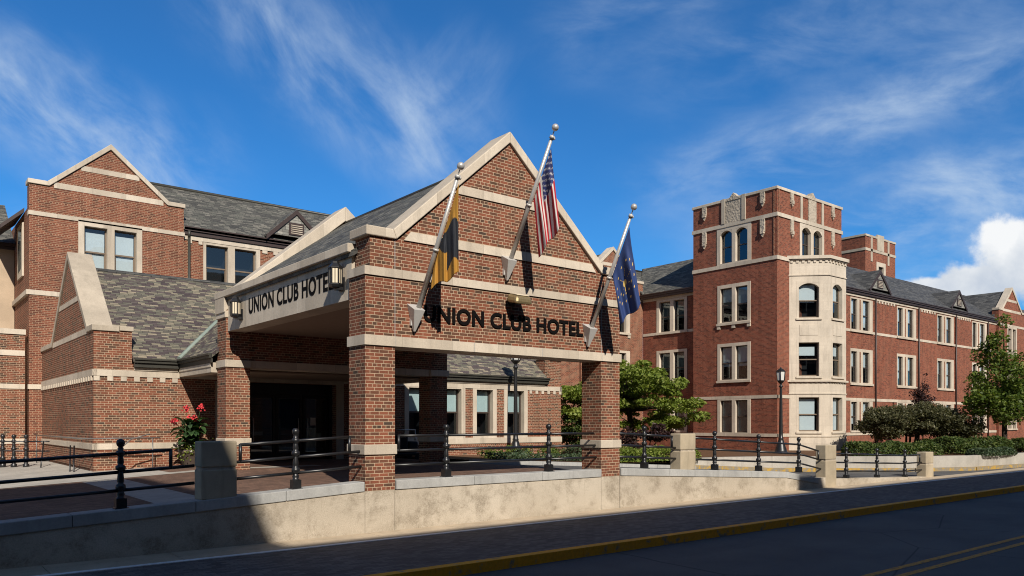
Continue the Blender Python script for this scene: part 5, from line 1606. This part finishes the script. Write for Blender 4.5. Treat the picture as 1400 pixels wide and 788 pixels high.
# ------------------------------------------------------------------ potted canna by the wing wall
px0, py0, pz0 = -.12, 10.55, .83
tp = thing('plant_pot', 'dark round plant pot standing by the brick wall left of the canopy', 'pot', (px0, py0, pz0))
mb = MB(); mb.lathe((px0, py0, pz0), [(.20, 0), (.24, .04), (.33, .42), (.36, .44), (.36, .52), (.31, .52), (.30, .46)], 20); mb.build('pot', 'terracotta', tp)
mb = MB(); mb.lathe((px0, py0, pz0), [(.30, .40), (.30, .47)], 16); mb.build('soil', 'mulch', tp)
t = thing('canna_plant', 'tall potted canna with red flowers and trailing white blossom, left of the canopy', 'plant', (px0, py0, pz0 + .45))
rng = random.Random(5)
def blade(mb, root, az, tilt, L, wd, bend):
    prev = None
    k = 6
    d = Vector((math.cos(az), math.sin(az), 0)); s = Vector((-math.sin(az), math.cos(az), 0))
    pos = Vector(root); ang = tilt
    for i in range(k + 1):
        f = i / k
        ww = wd * math.sin(math.pi * min(1, f * .92 + .08)) ** .8 * .5
        a = pos + s * ww + Z * ww * .35; b = pos - s * ww + Z * ww * .35
        if prev:
            i0 = len(mb.v)
            mb.v += [prev[0], prev[1], pos.copy(), prev[2], a, b]
            mb.f += [(i0, i0 + 4, i0 + 2, i0 + 3), (i0 + 3, i0 + 2, i0 + 5, i0 + 1)]; mb.mi += [0, 0]; mb.sm += [True, True]
        prev = (a, b, pos.copy())
        pos = pos + (d * math.cos(ang) + Z * math.sin(ang)) * (L / k)
        ang -= bend / k
mb = MB(); st = MB()
for i in range(14):
    an = rng.uniform(0, 6.28); r = rng.uniform(.05, .26); x, y = px0 + r * math.cos(an), py0 + r * math.sin(an); h = rng.uniform(.45, 1.0)
    top = (x + rng.uniform(-.12, .12), y + rng.uniform(-.12, .12), pz0 + .5 + h)
    st.tube((x, y, pz0 + .4), top, .014, .009, 6)
    for k in range(6):
        f = (k + .5) / 6
        blade(mb, (x + (top[0] - x) * f, y + (top[1] - y) * f, pz0 + .42 + h * f), rng.uniform(0, 6.28), rng.uniform(.5, 1.2), rng.uniform(.40, .62), rng.uniform(.20, .28), rng.uniform(1.0, 2.0))
mb.build('leaves', 'leaf_canna', t); st.build('stems', 'leaf_canna', t)
fl = MB(); s2 = MB()
for x, y, z in ((-.42, .1, 1.62), (.0, -.1, 1.70), (-.12, .05, 1.98), (.30, .05, 2.02), (.10, -.12, 1.66)):
    c = Vector((px0 + x, py0 + y, pz0 + z - .25))
    for _ in range(26): leaf_quad(fl, c + Vector((rng.gauss(0, .05), rng.gauss(0, .05), rng.gauss(0, .05))), .10, .2, .7, rng)
    s2.tube((px0 + x * .4, py0 + y * .4, pz0 + .9), c, .010, .008, 5)
fl.build('flowers', 'flower_red', t); s2.build('flower_stems', 'leaf_canna', t)
wf = MB(); wl = MB()
for _ in range(90):
    c = Vector((px0 + .12 + rng.gauss(0, .20), py0 - .22 + rng.gauss(0, .12), pz0 + .50 + rng.gauss(0, .13)))
    leaf_quad(wf, c, .05, .3, .9, rng)
for _ in range(420):
    c = Vector((px0 + .05 + rng.gauss(0, .24), py0 - .16 + rng.gauss(0, .14), pz0 + .46 + rng.gauss(0, .14)))
    leaf_quad(wl, c, .07, .3, .7, rng)
wf.build('white_blossom', 'flower_white', t); wl.build('trailing_leaves', 'leaf_bright', t)

# ------------------------------------------------------------------ hall across the street (behind the camera; its roof line shades the road)
t = thing('street_hall', 'tall flat roofed brick hall on the camera side of the road, outside the picture', 'building', (0, -22, 0))
HX = -12.75; HH = 16.84; HT = 24.35
F_ = Fr((0, -22, 0), (1, 0, 0), (0, 1, 0))
ops = []
for i in range(26):
    for f in range(4):
        ops.append((HX + 2.2 + i * 4, HX + 4.0 + i * 4, 1.6 + f * 4, 4.0 + f * 4))
mb = MB(); mb.wall(F_, HX, 115, -.4, HH - .002, ops, .3)
mb.xyz(HX, 115, -40, -22.7, -.4, HH - .01); mb.xyz(HX, 115, -22.69, -22.003, HH - .3, HH - .004)
mb.build('wall', 'brick_old', t)
mb = MB(); mb.xyz(-70, HX - .01, -40, -22, -.4, HT); mb.build('taller_block', 'brick_old', t)
mb = MB(); mb.xyz(HX, 115, -22.3, -22.0, HH, HH + .003); mb.build('roof_edge', 'limestone', t)
mb = MB(); mb.xyz(7.55, 8.95, -24, -22.05, HH + .004, HH + 1.02); mb.build('chimney', 'brick_old', t)
mb = MB()
for a, b, c, d in ops: mb.box(F_, a, b, -.28, -.25, c, d)
o = mb.build('window_glazing', 'room', t)
